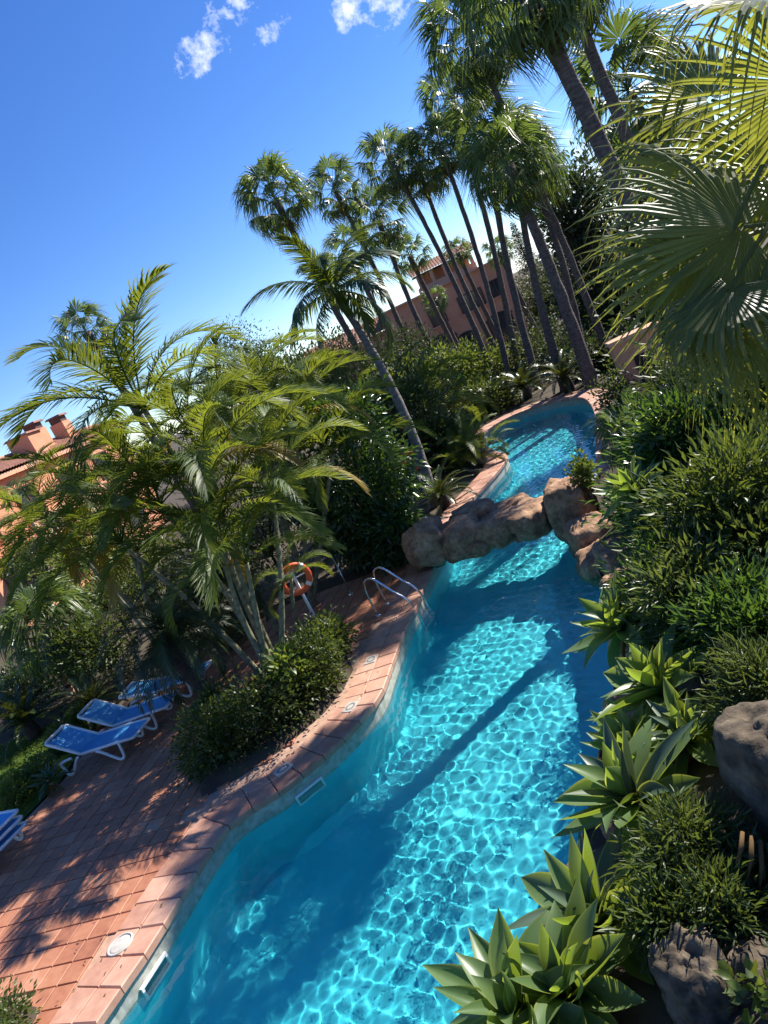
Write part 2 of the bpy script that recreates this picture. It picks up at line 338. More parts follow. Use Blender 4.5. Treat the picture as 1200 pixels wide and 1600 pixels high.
WV = []
for i in range(40):
    lam = rng.uniform(0.075, 0.26); a = rng.uniform(0, 2 * math.pi); WV.append((2 * math.pi / lam * math.cos(a), 2 * math.pi / lam * math.sin(a), rng.uniform(0, 6.3), 0.0076 * lam * lam))
for i in range(6):
    lam = rng.uniform(0.9, 1.8); a = rng.uniform(-0.6, 0.6) + 2.3; WV.append((2 * math.pi / lam * math.cos(a), 2 * math.pi / lam * math.sin(a), rng.uniform(0, 6.3), 0.0016))
st = 0.024
gx = np.arange(-5.8, 7.8, st); gy = np.arange(2.0, 26.9, st)
X, Y = np.meshgrid(gx, gy); Z = np.full_like(X, WZ)
calm = 0.95 + 0.22 * np.sin(0.9 * X + 0.5 * Y + 1.0) * np.sin(0.45 * Y - 0.7 * X) + 0.18 * np.sin(2.1 * X - 1.3 * Y) * np.sin(1.7 * Y + 0.6 * X + 2)
for kx, ky, p, a in WV: Z += calm * a * np.sin(kx * X + ky * Y + p)
inside = inpoly_np(X, Y, POOL)
cell = inside[:-1, :-1] | inside[1:, :-1] | inside[:-1, 1:] | inside[1:, 1:]
idx = np.arange(X.size).reshape(X.shape)
Q = np.stack([idx[:-1, :-1], idx[:-1, 1:], idx[1:, 1:], idx[1:, :-1]], -1)[cell]
used, inv = np.unique(Q, return_inverse=True)
PV = np.stack([X, Y, Z], -1).reshape(-1, 3)[used]
wat = struct(tri_obj('water', PV, inv.reshape(-1, 4), 'water', smooth=True)); wat.cycles.is_caustics_caster = True

# ------------------------------------------------------------------ deck: mortar bed, coping stones, tiles
DECK = [p[:2] for p in POOL if (p[0] < 0.45 and p[1] < 14.6 and p[0] < np.interp(p[1], rys, rxs) - 1.5)]
DECK = sorted(DECK, key=lambda p: p[1])
OUT = [(0.2, 15.1), (-0.6, 15.9), (-2.0, 16.4), (-3.8, 16.6), (-5.2, 16.3), (-6.3, 15.2), (-7.1, 13.9), (-7.25, 12.6), (-7.75, 11.4), (-8.25, 10.0), (-8.4, 8.0), (-8.2, 5.0), (-7.6, 3.0)]
DECKP = DECK + OUT
BED = [(-4.05, 9.5), (-3.4, 9.62), (-2.75, 9.85), (-2.1, 10.35), (-1.75, 10.85), (-1.55, 11.4), (-1.6, 12.0), (-2.2, 13.0), (-3.0, 13.2), (-3.8, 12.6), (-4.3, 11.9), (-4.45, 10.8)]
BED2 = [(-5.45, 6.85), (-5.35, 6.2), (-5.6, 5.2), (-6.6, 5.2), (-6.9, 6.6), (-6.1, 7.25)]
def sheet(name, poly, z, mat, parent=None):
    v2, _, f2, _, _, _ = delaunay_2d_cdt([Vector(p) for p in poly], [(i, (i + 1) % len(poly)) for i in range(len(poly))], [], 1, 1e-5)
    f2 = [f if (v2[f[1]] - v2[f[0]]).cross(v2[f[2]] - v2[f[0]]) > 0 else tuple(reversed(f)) for f in f2]
    return tri_obj(name, [(v.x, v.y, z) for v in v2], [tuple(f) for f in f2], mat, parent)
def clean(poly): return [tuple(map(float, p)) for p in poly]
deck = struct(sheet('deck', clean(DECKP), 0.0, 'mortar'))
for bp in (BED, BED2):
    c0 = np.mean(np.array(bp), 0); mb = MB(); N = len(bp)
    V = [(x, y, -0.02) for x, y in bp] + [(c0[0] + (x - c0[0]) * .93, c0[1] + (y - c0[1]) * .93, 0.07) for x, y in bp] + [(c0[0], c0[1], 0.14)]
    mb.add(V, [(i, (i + 1) % N, N + (i + 1) % N, N + i) for i in range(N)] + [(N + i, N + (i + 1) % N, 2 * N) for i in range(N)])
    struct(mb.obj('planting_bed', 'soil', None, True))

def slab(q, z0, z1, ch):
    """a tile or stone: four corners, chamfered top"""
    q = np.array(q); c = q.mean(0); d = (q - c); L = np.linalg.norm(d, axis=1)[:, None]; t = c + d * (1 - ch * 1.6 / L)
    V = [(*p, z0) for p in q] + [(*p, z1 - ch) for p in q] + [(*p, z1) for p in t]
    F = [(0, 1, 5, 4), (1, 2, 6, 5), (2, 3, 7, 6), (3, 0, 4, 7), (4, 5, 9, 8), (5, 6, 10, 9), (6, 7, 11, 10), (7, 4, 8, 11), (8, 9, 10, 11)]
    return V, F
# coping: two rows of stones following the water's edge
def resample(poly, step):
    P = [np.array(p) for p in poly]; out = [P[0]]; acc = 0
    for a, b2 in zip(P[:-1], P[1:]):
        L = np.linalg.norm(b2 - a); d = step - acc
        while d <= L: out.append(a + (b2 - a) * d / L); d += step
        acc = (acc + L) % step
    return out
def coping(poly, host, rows, step=0.36):
    S = resample(poly, step); S = np.array(S)
    T = np.gradient(S, axis=0); T /= np.linalg.norm(T, axis=1)[:, None]; N = np.stack([-T[:, 1], T[:, 0]], 1)
    k = 0
    for ri, (a, b2) in enumerate(rows):
        for i in range(len(S) - 1):
            g = 0.006
            A = S[i] + T[i] * g; B = S[i + 1] - T[i + 1] * g
            q = [A + N[i] * a, B + N[i + 1] * a, B + N[i + 1] * b2, A + N[i] * b2]
            c = np.mean(q, 0); dz = random.uniform(-0.003, 0.004)
            V, F = slab([p - c for p in q], -0.055 if ri == 0 else -0.02, 0.03 + dz, 0.012 if ri == 0 else 0.006)
            F = [tuple(reversed(f)) for f in F] if np.cross(q[1] - q[0], q[2] - q[1]) < 0 else F
            tri_obj('coping_stone', V, F, 'coping', host, loc=(c[0], c[1], 0)); k += 1
    return S, N
LEFTS = [p[:2] for p in bez([(x, y, 0) for x, y in LEFT], 6)]
copS, copN = coping(LEFTS, deck, [(-0.035, 0.30), (0.31, 0.64)], 0.37)
FARS = [p[:2] for p in bez([(x, y, 0) for x, y in FARL[1:]], 6)]
far_walk = struct(tri_obj('far_walk', [(p[0], p[1], 0.0) for p in FARS] + [(p[0], p[1], 0.0) for p in [np.array(a) + 0.7 * np.array(b_) for a, b_ in zip(FARS, [(lambda T: np.array([-T[1], T[0]]) / np.linalg.norm(T))(np.array(FARS[min(i + 1, len(FARS) - 1)]) - np.array(FARS[max(i - 1, 0)])) for i in range(len(FARS))])]],
                        [(i, i + 1, len(FARS) + i + 1, len(FARS) + i) for i in range(len(FARS) - 1)], 'mortar'))
coping(FARS, far_walk, [(-0.035, 0.30), (0.31, 0.64)], 0.42)

# square clay tiles over the rest of the deck
TU = np.array([0.955, -0.297]); TV = np.array([0.297, 0.955]); TS = 0.29
POOLA = np.array(LEFTS)
BEDI = [(-3.0 + (x + 3.0) * .9, 11.4 + (y - 11.4) * .9) for x, y in BED]
BEDR = np.array(resample(BED + BED[:1], .1))
cands = []
for i in range(-40, 40):
    for j in range(-30, 40):
        c = np.array([-5.0, 9.5]) + TU * i * TS + TV * j * TS
        if not inpoly(c[0], c[1], DECKP): continue
        if np.min(np.linalg.norm(POOLA - c, axis=1)) < 0.66: continue
        if np.min(np.linalg.norm(POOLA - c, axis=1)) < 1.0 and np.min(np.linalg.norm(BEDR - c, axis=1)) < .42: continue
        if inpoly(c[0], c[1], BEDI) or inpoly(c[0], c[1], BED2): continue
        v = np.array([c[0], c[1], 0]) - CAMP; d = v @ _F; px, py = 600 + FPX * (v @ CX) / d, 800 - FPX * (v @ CY) / d
        vis = d > 0 and -25 < px < 1220 and 0 < py < 1620
        cands.append((0 if vis else 1, d, c))
cands.sort(key=lambda q: (q[0], q[1]))
hw = TS / 2 - 0.007
Vt, Ft = slab([(-hw, -hw), (hw, -hw), (hw, hw), (-hw, hw)], -0.004, 0.02, 0.005)
tile_me = bpy.data.meshes.new('tile'); tile_me.from_pydata(Vt, [], Ft); tile_me.materials.append(MAT['tile'])
ang = math.atan2(TU[1], TU[0]); rest = MB()
for k, (vis, d, c) in enumerate(cands):
    dz = random.uniform(-0.002, 0.003)
    if k < 300:
        o = place('tile', tile_me, deck, (c[0], c[1], dz)); o.rotation_euler = (random.uniform(-.006, .006), random.uniform(-.006, .006), ang + random.uniform(-.01, .01))
    else:
        ca, sa = math.cos(ang), math.sin(ang)
        rest.add([(c[0] + x * ca - y * sa, c[1] + x * sa + y * ca, z + dz) for x, y, z in Vt], Ft)
if rest.V: stuff(rest.obj('distant_tiles', 'tile', deck))

# depth plates let into the coping, round lid, skimmer frames in the pool wall
def edge_frame(px, py, z=0.03):
    g = ground(px, py, z)[:2]; i = int(np.argmin(np.linalg.norm(copS - g, axis=1))); n2 = copN[i]
    return g, math.atan2(-n2[0], n2[1])
for k, (px, py) in enumerate([(443, 1202), (548, 1105), (580, 1031)]):
    g, a = edge_frame(px, py)
    t0 = thing('depth_plate', ['white square depth plate in coping by the square skimmer', 'white square depth plate halfway along the curved coping', 'white depth plate in coping nearest the pool ladder'][k], 'depth plate', (g[0], g[1], 0.03), a)
    MB().box((0, 0, 0.006), (0.26, 0.2, 0.014), 0, 0.97).obj('plate', 'white_tile', t0)
    rg = MB(); N = 20; V = []
    for rr in (0.05, 0.075): V += [(rr * 1.25 * math.cos(2 * math.pi * j / N), rr * math.sin(2 * math.pi * j / N), 0.0155) for j in range(N)]
    rg.add(V, [(j, (j + 1) % N, N + (j + 1) % N, N + j) for j in range(N)]); rg.F = [tuple(reversed(f)) for f in rg.F]; rg.obj('mark', 'grey_mark', t0)
g = ground(188, 1476, 0.03)
t0 = thing('round_hatch', 'round cream skimmer lid let into the deck edge', 'hatch', (g[0], g[1], 0.03))
MB().lathe([(0.0, 0.012), (0.10, 0.012), (0.118, 0.009), (0.125, 0.0)], 24).obj('lid', 'white_tile', t0, True)
MB().lathe([(0.126, 0.0), (0.13, 0.014), (0.15, 0.014), (0.155, 0.0)], 24).obj('rim', 'white_tile', t0, True)
for k, (px, py) in enumerate([(478, 1225), (250, 1492)]):
    g = ground(px, py, -0.17)[:2]; i = int(np.argmin(np.linalg.norm(copS - g, axis=1))); n2 = copN[i]; p = copS[i] - n2 * 0.006; a = math.atan2(-n2[0], n2[1])
    t0 = thing('skimmer', ['white framed skimmer mouth below the curved coping', 'white framed skimmer mouth beside the round lid'][k], 'skimmer', (p[0], p[1], -0.31), a)
    fr = MB(); W2, H2 = 0.44, 0.22
    for c, d in (((0, -0.012, H2 / 2), (W2, 0.03, 0.03)), ((0, -0.012, -H2 / 2), (W2, 0.03, 0.03)), ((W2 / 2 - .015, -0.012, 0), (0.03, 0.028, H2)), ((-W2 / 2 + .015, -0.012, 0), (0.03, 0.028, H2))): fr.box(c, d)
    fr.obj('frame', 'white_plastic', t0); MB().box((0, -0.003, 0), (W2 - .04, 0.012, H2 - .02)).obj('mouth', 'skimmer_grey', t0)

# ------------------------------------------------------------------ rocks
def boulder_mesh(name, rad, seed, mat='rock', sub=4, rough=0.22, flat=0.0):
    bm = bmesh.new(); bmesh.ops.create_icosphere(bm, subdivisions=sub, radius=1.0)
    off = Vector((seed * 7.3, seed * 3.1, seed * 5.7))
    for v in bm.verts:
        d = v.co.normalized()
        sq = max(abs(d.x), abs(d.y), abs(d.z)); k = (1 - 0.45) + 0.45 / sq ** 0.9 * 0.85
        n1 = noise.noise(d * 1.3 + off); n2 = noise.fractal(d * 3.2 + off, 1.0, 2.1, 4); n3 = abs(noise.noise(d * 2.1 - off))
        k *= 1 + rough * n1 + rough * 0.42 * n2 - rough * 0.55 * (1 - min(1, n3 * 5)) * 0.5
        v.co = Vector((d.x * rad[0], d.y * rad[1], d.z * rad[2])) * k
    me = bpy.data.meshes.new(name); bm.to_mesh(me); bm.free(); me.materials.append(MAT[mat]); me.shade_smooth(); return me
bridge = thing('rock_bridge', 'low arch of brown boulders crossing the pool between its two basins', 'rock bridge', (1.8, 14.3, 0))
BR = []
for px, py, d, rx, ry, rz_, sd in [(665, 846, 15.2, .52, .55, .54, 1), (722, 834, 15.0, .50, .6, .42, 2), (775, 820, 14.75, .52, .6, .38, 3), (826, 808, 14.45, .46, .6, .38, 4), (890, 786, 14.1, .52, .6, .64, 5), (735, 800, 15.4, .55, .4, .24, 7), (795, 790, 15.1, .5, .4, .22, 8), (745, 850, 14.6, .26, .24, .2, 9)]:
    p = at(px, py, d); BR.append((p[0], p[1], p[2] - .07, rx, ry, rz_, sd))
for x, y, z, rx, ry, rz_, sd in BR:
    o = place('boulder', boulder_mesh('boulder', (rx, ry, rz_), sd), bridge, (x - 1.8, y - 14.3, z)); o.rotation_euler = (0, 0, -0.38)
RK = [(*at(925, 846, 13.2), 0.46, 0.5, 0.5, 11, 'rounded brown boulder at the bridge foot on the planted bank', 'rock'),
      (*at(945, 890, 12.3), 0.44, 0.5, 0.46, 12, 'broad brown boulder below the bridge foot by the water', 'rock'),
      (2.95, 10.7, 0.0, 0.34, 0.5, 0.36, 13, 'brown boulder at the water edge under the long-leaved bushes', 'rock'),
      (2.62, 9.6, 0.0, 0.34, 0.5, 0.34, 14, 'low brown boulder half hidden by spiky leaves at water edge', 'rock'),
      (2.12, 8.2, 0.0, 0.34, 0.5, 0.32, 15, 'brown boulder at the pool edge behind the middle agaves', 'rock'),
      (1.5, 6.9, -.02, 0.36, 0.5, 0.34, 16, 'brown rock at the water edge under the tall agave', 'rock'),
      (0.85, 5.6, -.02, 0.36, 0.42, 0.32, 17, 'brown rock at the water edge between two agaves', 'rock'),
      (0.38, 4.5, 0.1, 0.36, 0.36, 0.36, 18, 'dark brown rock supporting the lowest agaves', 'rock'),
      (-0.4, 3.95, -0.05, 0.42, 0.4, 0.36, 19, 'brown rock at the pool rim below the lowest agave', 'rock')]
for x, y, z, rx, ry, rz_, sd, lb, mt in RK:
    tag(place('boulder', boulder_mesh('boulder', (rx, ry, rz_), sd, mt), None, (x, y, z)), lb, 'boulder', 'boulders along the planted bank')
p = at(1235, 1215, 4.5); tag(place('boulder', boulder_mesh('boulder', (0.34, 0.4, 0.52), 31, 'grey_rock', 5, 0.2), None, p), 'tall grey weathered boulder with streaked face above dry stalks', 'boulder')
p = at(1100, 1560, 3.9); tag(place('boulder', boulder_mesh('boulder', (0.2, 0.24, 0.36), 33, 'grey_rock', 5, 0.3), None, p), 'pitted grey limestone rock beside the lowest agaves', 'boulder')
p = at(1190, 1540, 3.9); tag(place('boulder', boulder_mesh('boulder', (0.34, 0.3, 0.3), 35, 'grey_rock', 5, 0.34), None, p), 'dark crumbly rock under the trailing stems on the bank', 'boulder')

# ------------------------------------------------------------------ palms
def frame_mat(loc, az, pitch, roll=0.0, s=1.0):
    return Matrix.Translation(Vector(loc)) @ Matrix.Rotation(az, 4, 'Z') @ Matrix.Rotation(-pitch, 4, 'Y') @ Matrix.Rotation(roll, 4, 'X') @ Matrix.Scale(s, 4)
def feather(name, mat, L=2.0, n=46, ll=0.5, lw=0.03, arch=1.2, vee=0.5, droop=0.35, start=0.16, rr=0.016, fwd=(1.15, 0.45), seed=0, bare=0.0):
    r = np.random.default_rng(seed); mb = MB()
    ns = 24; pts = [np.zeros(3)]; ang = []
    for i in range(ns + 1):
        s = i / ns; a = -arch * s ** 1.5; ang.append(a)
        if i: pts.append(pts[-1] + np.array([math.cos(a), 0, math.sin(a)]) * L / ns)
    pts = np.array(pts)
    mb.tube([tuple(p) for p in pts], [rr * (1 - 0.85 * i / ns) for i in range(ns + 1)], 5)
    for sgn in (-1, 1):
        for k in range(n):
            t = start + (1 - start) * (k + r.uniform(0, .5)) / n; t = min(t, 0.995)
            i = t * ns; i0 = int(i); f = i - i0; p = pts[i0] * (1 - f) + pts[min(i0 + 1, ns)] * f
            a = ang[i0]; T = np.array([math.cos(a), 0, math.sin(a)]); N = np.array([-math.sin(a), 0, math.cos(a)]); S = np.array([0, sgn, 0])
            u = (t - start) / (1 - start)
            ph = fwd[0] + (fwd[1] - fwd[0]) * u + r.normal(0, .06); v = vee + r.normal(0, .12)
            d = T * math.cos(ph) + (S * math.cos(v) + N * math.sin(v)) * math.sin(ph)
            l = ll * (0.35 + 0.65 * math.sin(math.pi * min(1, 0.16 + 0.80 * u)) ** 0.7) * r.uniform(.9, 1.08) * (1 - 0.35 * u * u)
            W = T - d * (T @ d); W /= np.linalg.norm(W)
            dr = droop * r.uniform(.6, 1.5)
            q = [p + d * l * s - np.array([0, 0, 1]) * dr * l * s * s - d * dr * 0.3 * l * s * s for s in (0, .33, .68, 1)]
            w4 = [lw * .35, lw * .5, lw * .36, lw * .03]
            V = []
            for qq, ww in zip(q, w4): V += [qq - W * ww, qq + W * ww]
            mb.add(V, [(0, 1, 3, 2), (2, 3, 5, 4), (4, 5, 7, 6)])
    return mb.mesh(name, mat, True)
def fan(name, mat, Rb=0.8, P=0.8, n=30, A=2.5, droop=0.5, cup=0.25, split=0.5, seed=0, pr=0.014, hang=0.3, parch=0.25, rows=None):
    r = np.random.default_rng(seed); mb = MB()
    pp = [(P * s, 0, -parch * P * s * s) for s in np.linspace(0, 1, 7)]
    mb.tube(pp, [pr * (1.3 - .5 * s) for s in np.linspace(0, 1, 7)], 5, flat=0.6)
    hub = np.array(pp[-1]); dth = 2 * A / n; fr = rows or (0.03, 0.25, 0.5, 0.72, 0.88, 1.0)
    for k in range(n):
        th = -A + dth * (k + .5) + r.normal(0, dth * .12); Lr = Rb * (1 - 0.28 * (abs(th) / A) ** 2) * r.uniform(.9, 1.06)
        dd = np.array([math.cos(th), math.sin(th), 0]); S = np.array([-math.sin(th), math.cos(th), 0])
        dk = droop * r.uniform(.5, 1.5) + (r.uniform(.5, 1.6) if r.random() < hang else 0); sw = r.normal(0, .06)
        V = []
        for f in fr:
            x = max(0, f - 0.35) / 0.65; bend = dk * x ** 1.7
            hor = f - 0.35 * min(bend, 1.4) * x; z = -cup * f * (abs(math.sin(th / 2)) ** 1.2) * 1.1 - bend * 0.62 * x + 0.02 * math.sin(f * 3)
            c = hub + dd * Lr * hor + S * Lr * sw * x + np.array([0, 0, z * Lr])
            hwid = Lr * min(f, split) * math.tan(dth / 2) * 1.04
            if f > split: hwid *= max(0.04, 1 - ((f - split) / (1 - split)) ** 1.3)
            V += [c - S * hwid, c + np.array([0, 0, hwid * .55]), c + S * hwid]
        mb.add(V, [q for i in range(len(fr) - 1) for q in ((3 * i, 3 * i + 1, 3 * i + 4, 3 * i + 3), (3 * i + 1, 3 * i + 2, 3 * i + 5, 3 * i + 4))])
    return mb.mesh(name, mat, False)

FAN = [fan('frond', 'leaf_fan', 0.95, 1.0, 28, 2.0, 0.6 + .13 * i, 0.45, 0.5, i, 0.018, 0.4) for i in range(5)]
FAND = [fan('dead_frond', 'leaf_dead', 0.75, 0.7, 18, 1.5, 1.2, 0.7, 0.35, 20 + i, 0.015, 0.6) for i in range(3)]
def trunk_pts(base, top, bow=0.0, n=14):
    b_, t_ = Vector(base), Vector(top); d = t_ - b_; side = Vector((d.y, -d.x, 0)); side = side.normalized() if side.length > 1e-3 else Vector((1, 0, 0))
    return [b_ + d * s + side * bow * math.sin(math.pi * s) for s in np.linspace(0, 1, n)]
def fan_palm(base, top, r0, r1, label, group=None, nf=34, s=1.0, bow=0.0, dead=8, low=-0.75, seed=0, name='fan_palm'):
    r = random.Random(seed); base = Vector(base); top = Vector(top)
    t0 = thing(name, label, 'palm tree', base, 0, group)
    P = trunk_pts((0, 0, -0.2), top - base, bow, 30); P = [p + Vector((r.uniform(-.012, .012), r.uniform(-.012, .012), 0)) for p in P]; n = len(P)
    rad = [r1 + (r0 - r1) * (1 - i / (n - 1)) ** 2.2 + (0.35 * r0 if i == 0 else 0) for i in range(n)]
    rad = [q * r.uniform(.94, 1.07) for q in rad]; rad[-1] *= 1.35; rad[-2] *= 1.25; rad[-3] *= 1.1
    MB().tube(P, rad, 12).obj('trunk', 'palm_bark', t0, True)
    for k in range(nf):
        u = (k + .5) / nf; az = k * 2.39996 + r.uniform(-.2, .2); pitch = 1.45 - (1.45 - low) * u ** 0.9 + r.uniform(-.12, .12)
        place('frond', FAN[r.randrange(5)], t0, None, frame_mat(top - base + Vector((0, 0, 0.25 * s * (1 - u))), az, pitch, r.uniform(-.35, .35), s * r.uniform(.88, 1.1)))
    for k in range(dead):
        az = r.uniform(0, 6.28); place('dead_frond', FAND[r.randrange(3)], t0, None, frame_mat(top - base - Vector((0, 0, .12 * s)), az, -1.15 + r.uniform(-.25, .3), r.uniform(-.4, .4), s * r.uniform(.75, 1.0)))
    return t0
GRV = 'tall fan palms of the grove by the far basin'
LG = 'tall slender fan palm of the grove before the terracotta house'
for i, (cx, cy, d, bx, by, s, r0) in enumerate([
        (525, 300, 37, 640, 560, 1.0, .19), (592, 345, 36, 690, 560, 1.05, .2), (612, 255, 33, 772, 590, 1.0, .18), (655, 268, 34, 800, 590, 1.0, .18),
        (708, 160, 33, 812, 600, 1.05, .2), (757, 205, 30, 822, 560, 1.1, .22), (690, 235, 32, 790, 590, .95, .18), (800, 235, 27, 862, 560, 1.0, .22), (830, 270, 28, 905, 560, .95, .22)]):
    tp = at(cx, cy, d); bs = at(bx, by, d)
    fan_palm((bs[0], bs[1], gz(bs[0], bs[1])), tp, r0 * .82, r0 * .55, LG, GRV, 27, s * .95, 0.25 * (-1) ** i, 8, -0.75, i)
tp = at(430, 312, 34); fan_palm((tp[0] + .9, tp[1], 0), tp, .2, .14, 'lone slender fan palm with open sky around its whole crown', None, 34, 1.08, 0.2, 5, -0.6, 40)
tp = at(795, 262, 25); fan_palm((8.3, 24.9, 0), tp, .26, .17, 'stout fan palm rooted at the far end of the pool', None, 34, 1.0, 0.1, 9, -0.8, 41)
for i, (cx, cy, d, s) in enumerate([(715, 395, 48, .6), (780, 395, 46, .62), (640, 400, 42, .75), (545, 395, 40, .9), (680, 470, 46, .55)]):
    tp = at(cx, cy, d); fan_palm((tp[0] + .4, tp[1], 0), tp, .18, .13, 'small young fan palm among the tall trunks by the house', 'young fan palms by the house', 24, s, 0.1, 5, -0.6, 50 + i)
tp = at(135, 520, 27); fan_palm((tp[0] + .6, tp[1], 0), tp, .2, .14, 'fan palm seen through the fronds of the tall feather palm', None, 26, .62, 0.15, 6, -0.7, 61)
for i, (cx, cy, d, s, lb) in enumerate([(735, 60, 26, 1.1, 'tall fan palm whose crown spreads into open sky over the grove'), (815, -30, 13.1, .84, 'very tall fan palm with shaggy hanging crown over the far pool bank'), (868, -50, 19.0, 1.1, 'very tall dark-trunked fan palm close behind the shaggy one'), (985, 150, 22, 1.2, 'tall fan palm half hidden behind the big near fan leaves')]):
    tp = at(cx, cy, d); k = [(10.0, 27.0), (6.55, 13.7), (10.3, 20.4), (12.3, 21.9)][i]
    fan_palm((k[0], k[1], gz(*k)), tp, (.16, .21, .21, .2)[i], (.11, .145, .145, .135)[i], lb, None, 40, s, 0.15, 14, -1.0, 70 + i)

# near fan palm: the trunk stands just outside the frame, its leaves reach in
near = thing('near_fan_palm', 'big near fan palm with wide yellow-green fan leaves beside the bushes', 'palm tree', (3.55, 4.1, gz(3.55, 4.1)))
hubc = at(1420, 330, 3.9); nb = Vector(near.location)
MB().tube(trunk_pts((0, 0, -.2), Vector(hubc) - nb, .1), [.2 - .004 * i for i in range(14)], 14).obj('trunk', 'palm_bark', near, True)
def aim_frond(px, py, d, tx, ty, td, Rb, seed, droop, hang, roll=0.0, mat='leaf_fan_near', n=54, A=2.25, cup=.25):
    hub = Vector(at(px, py, d)); tip = Vector(at(tx, ty, td)); xa = (tip - hub).normalized()
    tocam = (Vector(CAMP) - hub).normalized(); z = (tocam * 0.75 + Vector((0, 0, 0.6))); z = (z - xa * z.dot(xa)).normalized()
    z = Matrix.Rotation(roll, 3, xa) @ z; y = z.cross(xa)
    P = 0.75; me = fan('frond', mat, Rb, P, n, A, droop, cup, 0.4, seed, 0.014, hang, 0.12, (0.03, 0.2, 0.4, 0.55, 0.68, 0.8, 0.9, 1.0))
    org = hub - xa * P - nb
    place('frond', me, near, None, Matrix(((xa.x, y.x, z.x, org.x), (xa.y, y.y, z.y, org.y), (xa.z, y.z, z.z, org.z), (0, 0, 0, 1))))
aim_frond(1175, 335, 3.7, 900, 330, 3.7, 0.98, 1, .35, .25, 0.0)
aim_frond(1130, 430, 3.5, 960, 640, 3.4, 0.72, 2, .9, .6, 0.3)
aim_frond(1210, -40, 3.3, 950, -20, 3.4, 0.74, 3, .5, .3, 0.9)
aim_frond(1240, 250, 4.2, 960, 130, 4.4, 0.95, 4, .4, .3, 0.4)
aim_frond(1090, 455, 3.75, 985, 660, 3.7, 0.62, 10, 1.1, .7, 0.5)
aim_frond(1160, 500, 3.6, 1060, 720, 3.5, 0.6, 11, 1.1, .7, -0.2)
aim_frond(1080, 330, 4.4, 890, 350, 4.4, 0.72, 12, .6, .5, 0.9)
aim_frond(1230, 430, 3.6, 1080, 700, 3.7, 0.6, 5, .9, .6, 0.1)
aim_frond(1110, 260, 4.3, 880, 200, 4.3, 0.86, 7, .5, .35, 0.5)
aim_frond(1100, 390, 4.0, 880, 470, 4.0, 0.76, 8, .6, .4, -0.4)
aim_frond(1120, 140, 4.5, 930, 60, 4.6, 0.85, 9, .5, .35, 0.2)
aim_frond(1270, 120, 3.9, 1060, 60, 3.9, 0.85, 6, .4, .3, -0.3)

NEARF = [fan('frond', 'leaf_fan_near', 0.9, 0.75, 36, 2.2, .5, .25, .5, 310 + i, .014, .35) for i in range(3)]
for k in range(20):
    az = -1.75 + 3.2 * ((k * .618) % 1); place('frond', NEARF[k % 3], near, None, frame_mat(Vector(hubc) - nb, az, 1.2 - 1.7 * k / 20, .3 * math.sin(k * 5), 1.0))
# feather palms
KENTIA = [feather('frond', 'leaf_feather', 2.9, 62, .72, .032, 1.35 + .18 * i, .45, .5, .2, .02, seed=100 + i) for i in range(4)]
ARECA = [feather('frond', 'leaf_feather', 2.2, 66, .55, .0215, 1.1 + .24 * i, .55, .40, .18, .016, seed=110 + i) for i in range(5)]
KING = [feather('frond', 'leaf_king', 2.9, 74, .85, .046, 1.15 + .25 * i, .1, .6, .12, .026, seed=120 + i) for i in range(4)]
DATE = [feather('frond', 'leaf_date', 1.5, 56, .27, .014, 1.5 + .2 * i, .3, .35, .1, .012, (1.0, .5), seed=130 + i) for i in range(4)]
CYC = [feather('frond', 'leaf_cycad', 1.1, 50, .17, .016, .8 + .2 * i, .35, .1, .1, .012, (1.1, .6), seed=140 + i) for i in range(3)]
YEL = [feather('frond', 'leaf_yellow', 1.7, 36, .42, .03, 1.6, .4, .6, .2, .014, seed=150)]
def feather_palm(name, base, tops, meshes, label, n=11, s=1.0, r0=.06, r1=.04, bark='cane_bark', pr=(1.4, .15), seed=0, group=None, shaft=None, bow=.15, yellow=0, cat='palm tree'):
    r = random.Random(seed); base = Vector(base); t0 = thing(name, label, cat, base, 0, group)
    for ti, tp in enumerate(tops):
        tp = Vector(tp) - base; off = Vector((r.uniform(-.18, .18), r.uniform(-.18, .18), -.1)) if len(tops) > 1 else Vector((0, 0, -.1))
        P = trunk_pts(off, tp, bow * r.uniform(-1, 1) if len(tops) > 1 else bow, 18)
        MB().tube(P, [(r0 + (r1 - r0) * i / 17) * (1.06 if i % 2 else .97) for i in range(18)], 10).obj('trunk', bark, t0, True)
        if shaft:
            d = (P[-1] - P[-3]).normalized(); MB().tube([P[-1] - d * .1, P[-1] + d * .3, P[-1] + d * shaft], [r1 * 1.05, r1 * 1.35, r1 * .6], 10).obj('crownshaft', 'leaf_light', t0, True); tp = P[-1] + d * shaft * .8
        a0 = r.uniform(0, 6)
        for k in range(n):
            u = (k + .5) / n; pitch = pr[0] + (pr[1] - pr[0]) * u + r.uniform(-.12, .12)
            me = YEL[0] if k >= n - yellow else meshes[r.randrange(len(meshes))]
            place('frond', me, t0, None, frame_mat(tp, a0 + k * 2.39996 + r.uniform(-.25, .25), pitch, r.uniform(-.4, .4), s * r.uniform(.85, 1.1)))
    return t0
kc = at(225, 640, 14.5); feather_palm('feather_palm', (kc[0] + .3, kc[1], 0), [kc], KENTIA, 'tall feather palm arching against blue sky above the clump', 14, 1.08, .08, .055, 'cane_bark', (1.45, .3), 1)
feather_palm('areca_palm', (-2.9, 11.6, .08), [at(330, 735, 12.3), at(250, 790, 12.6), at(425, 765, 12.6), at(385, 880, 11.9), at(300, 680, 13.2), at(190, 850, 13), at(340, 830, 12.2)], ARECA,
             'clump of many-stemmed yellow-green feather palms in the island bed', 11, 1.0, .055, .035, 'cane_bark', (1.4, .25), 2, None, None, .2, 1)
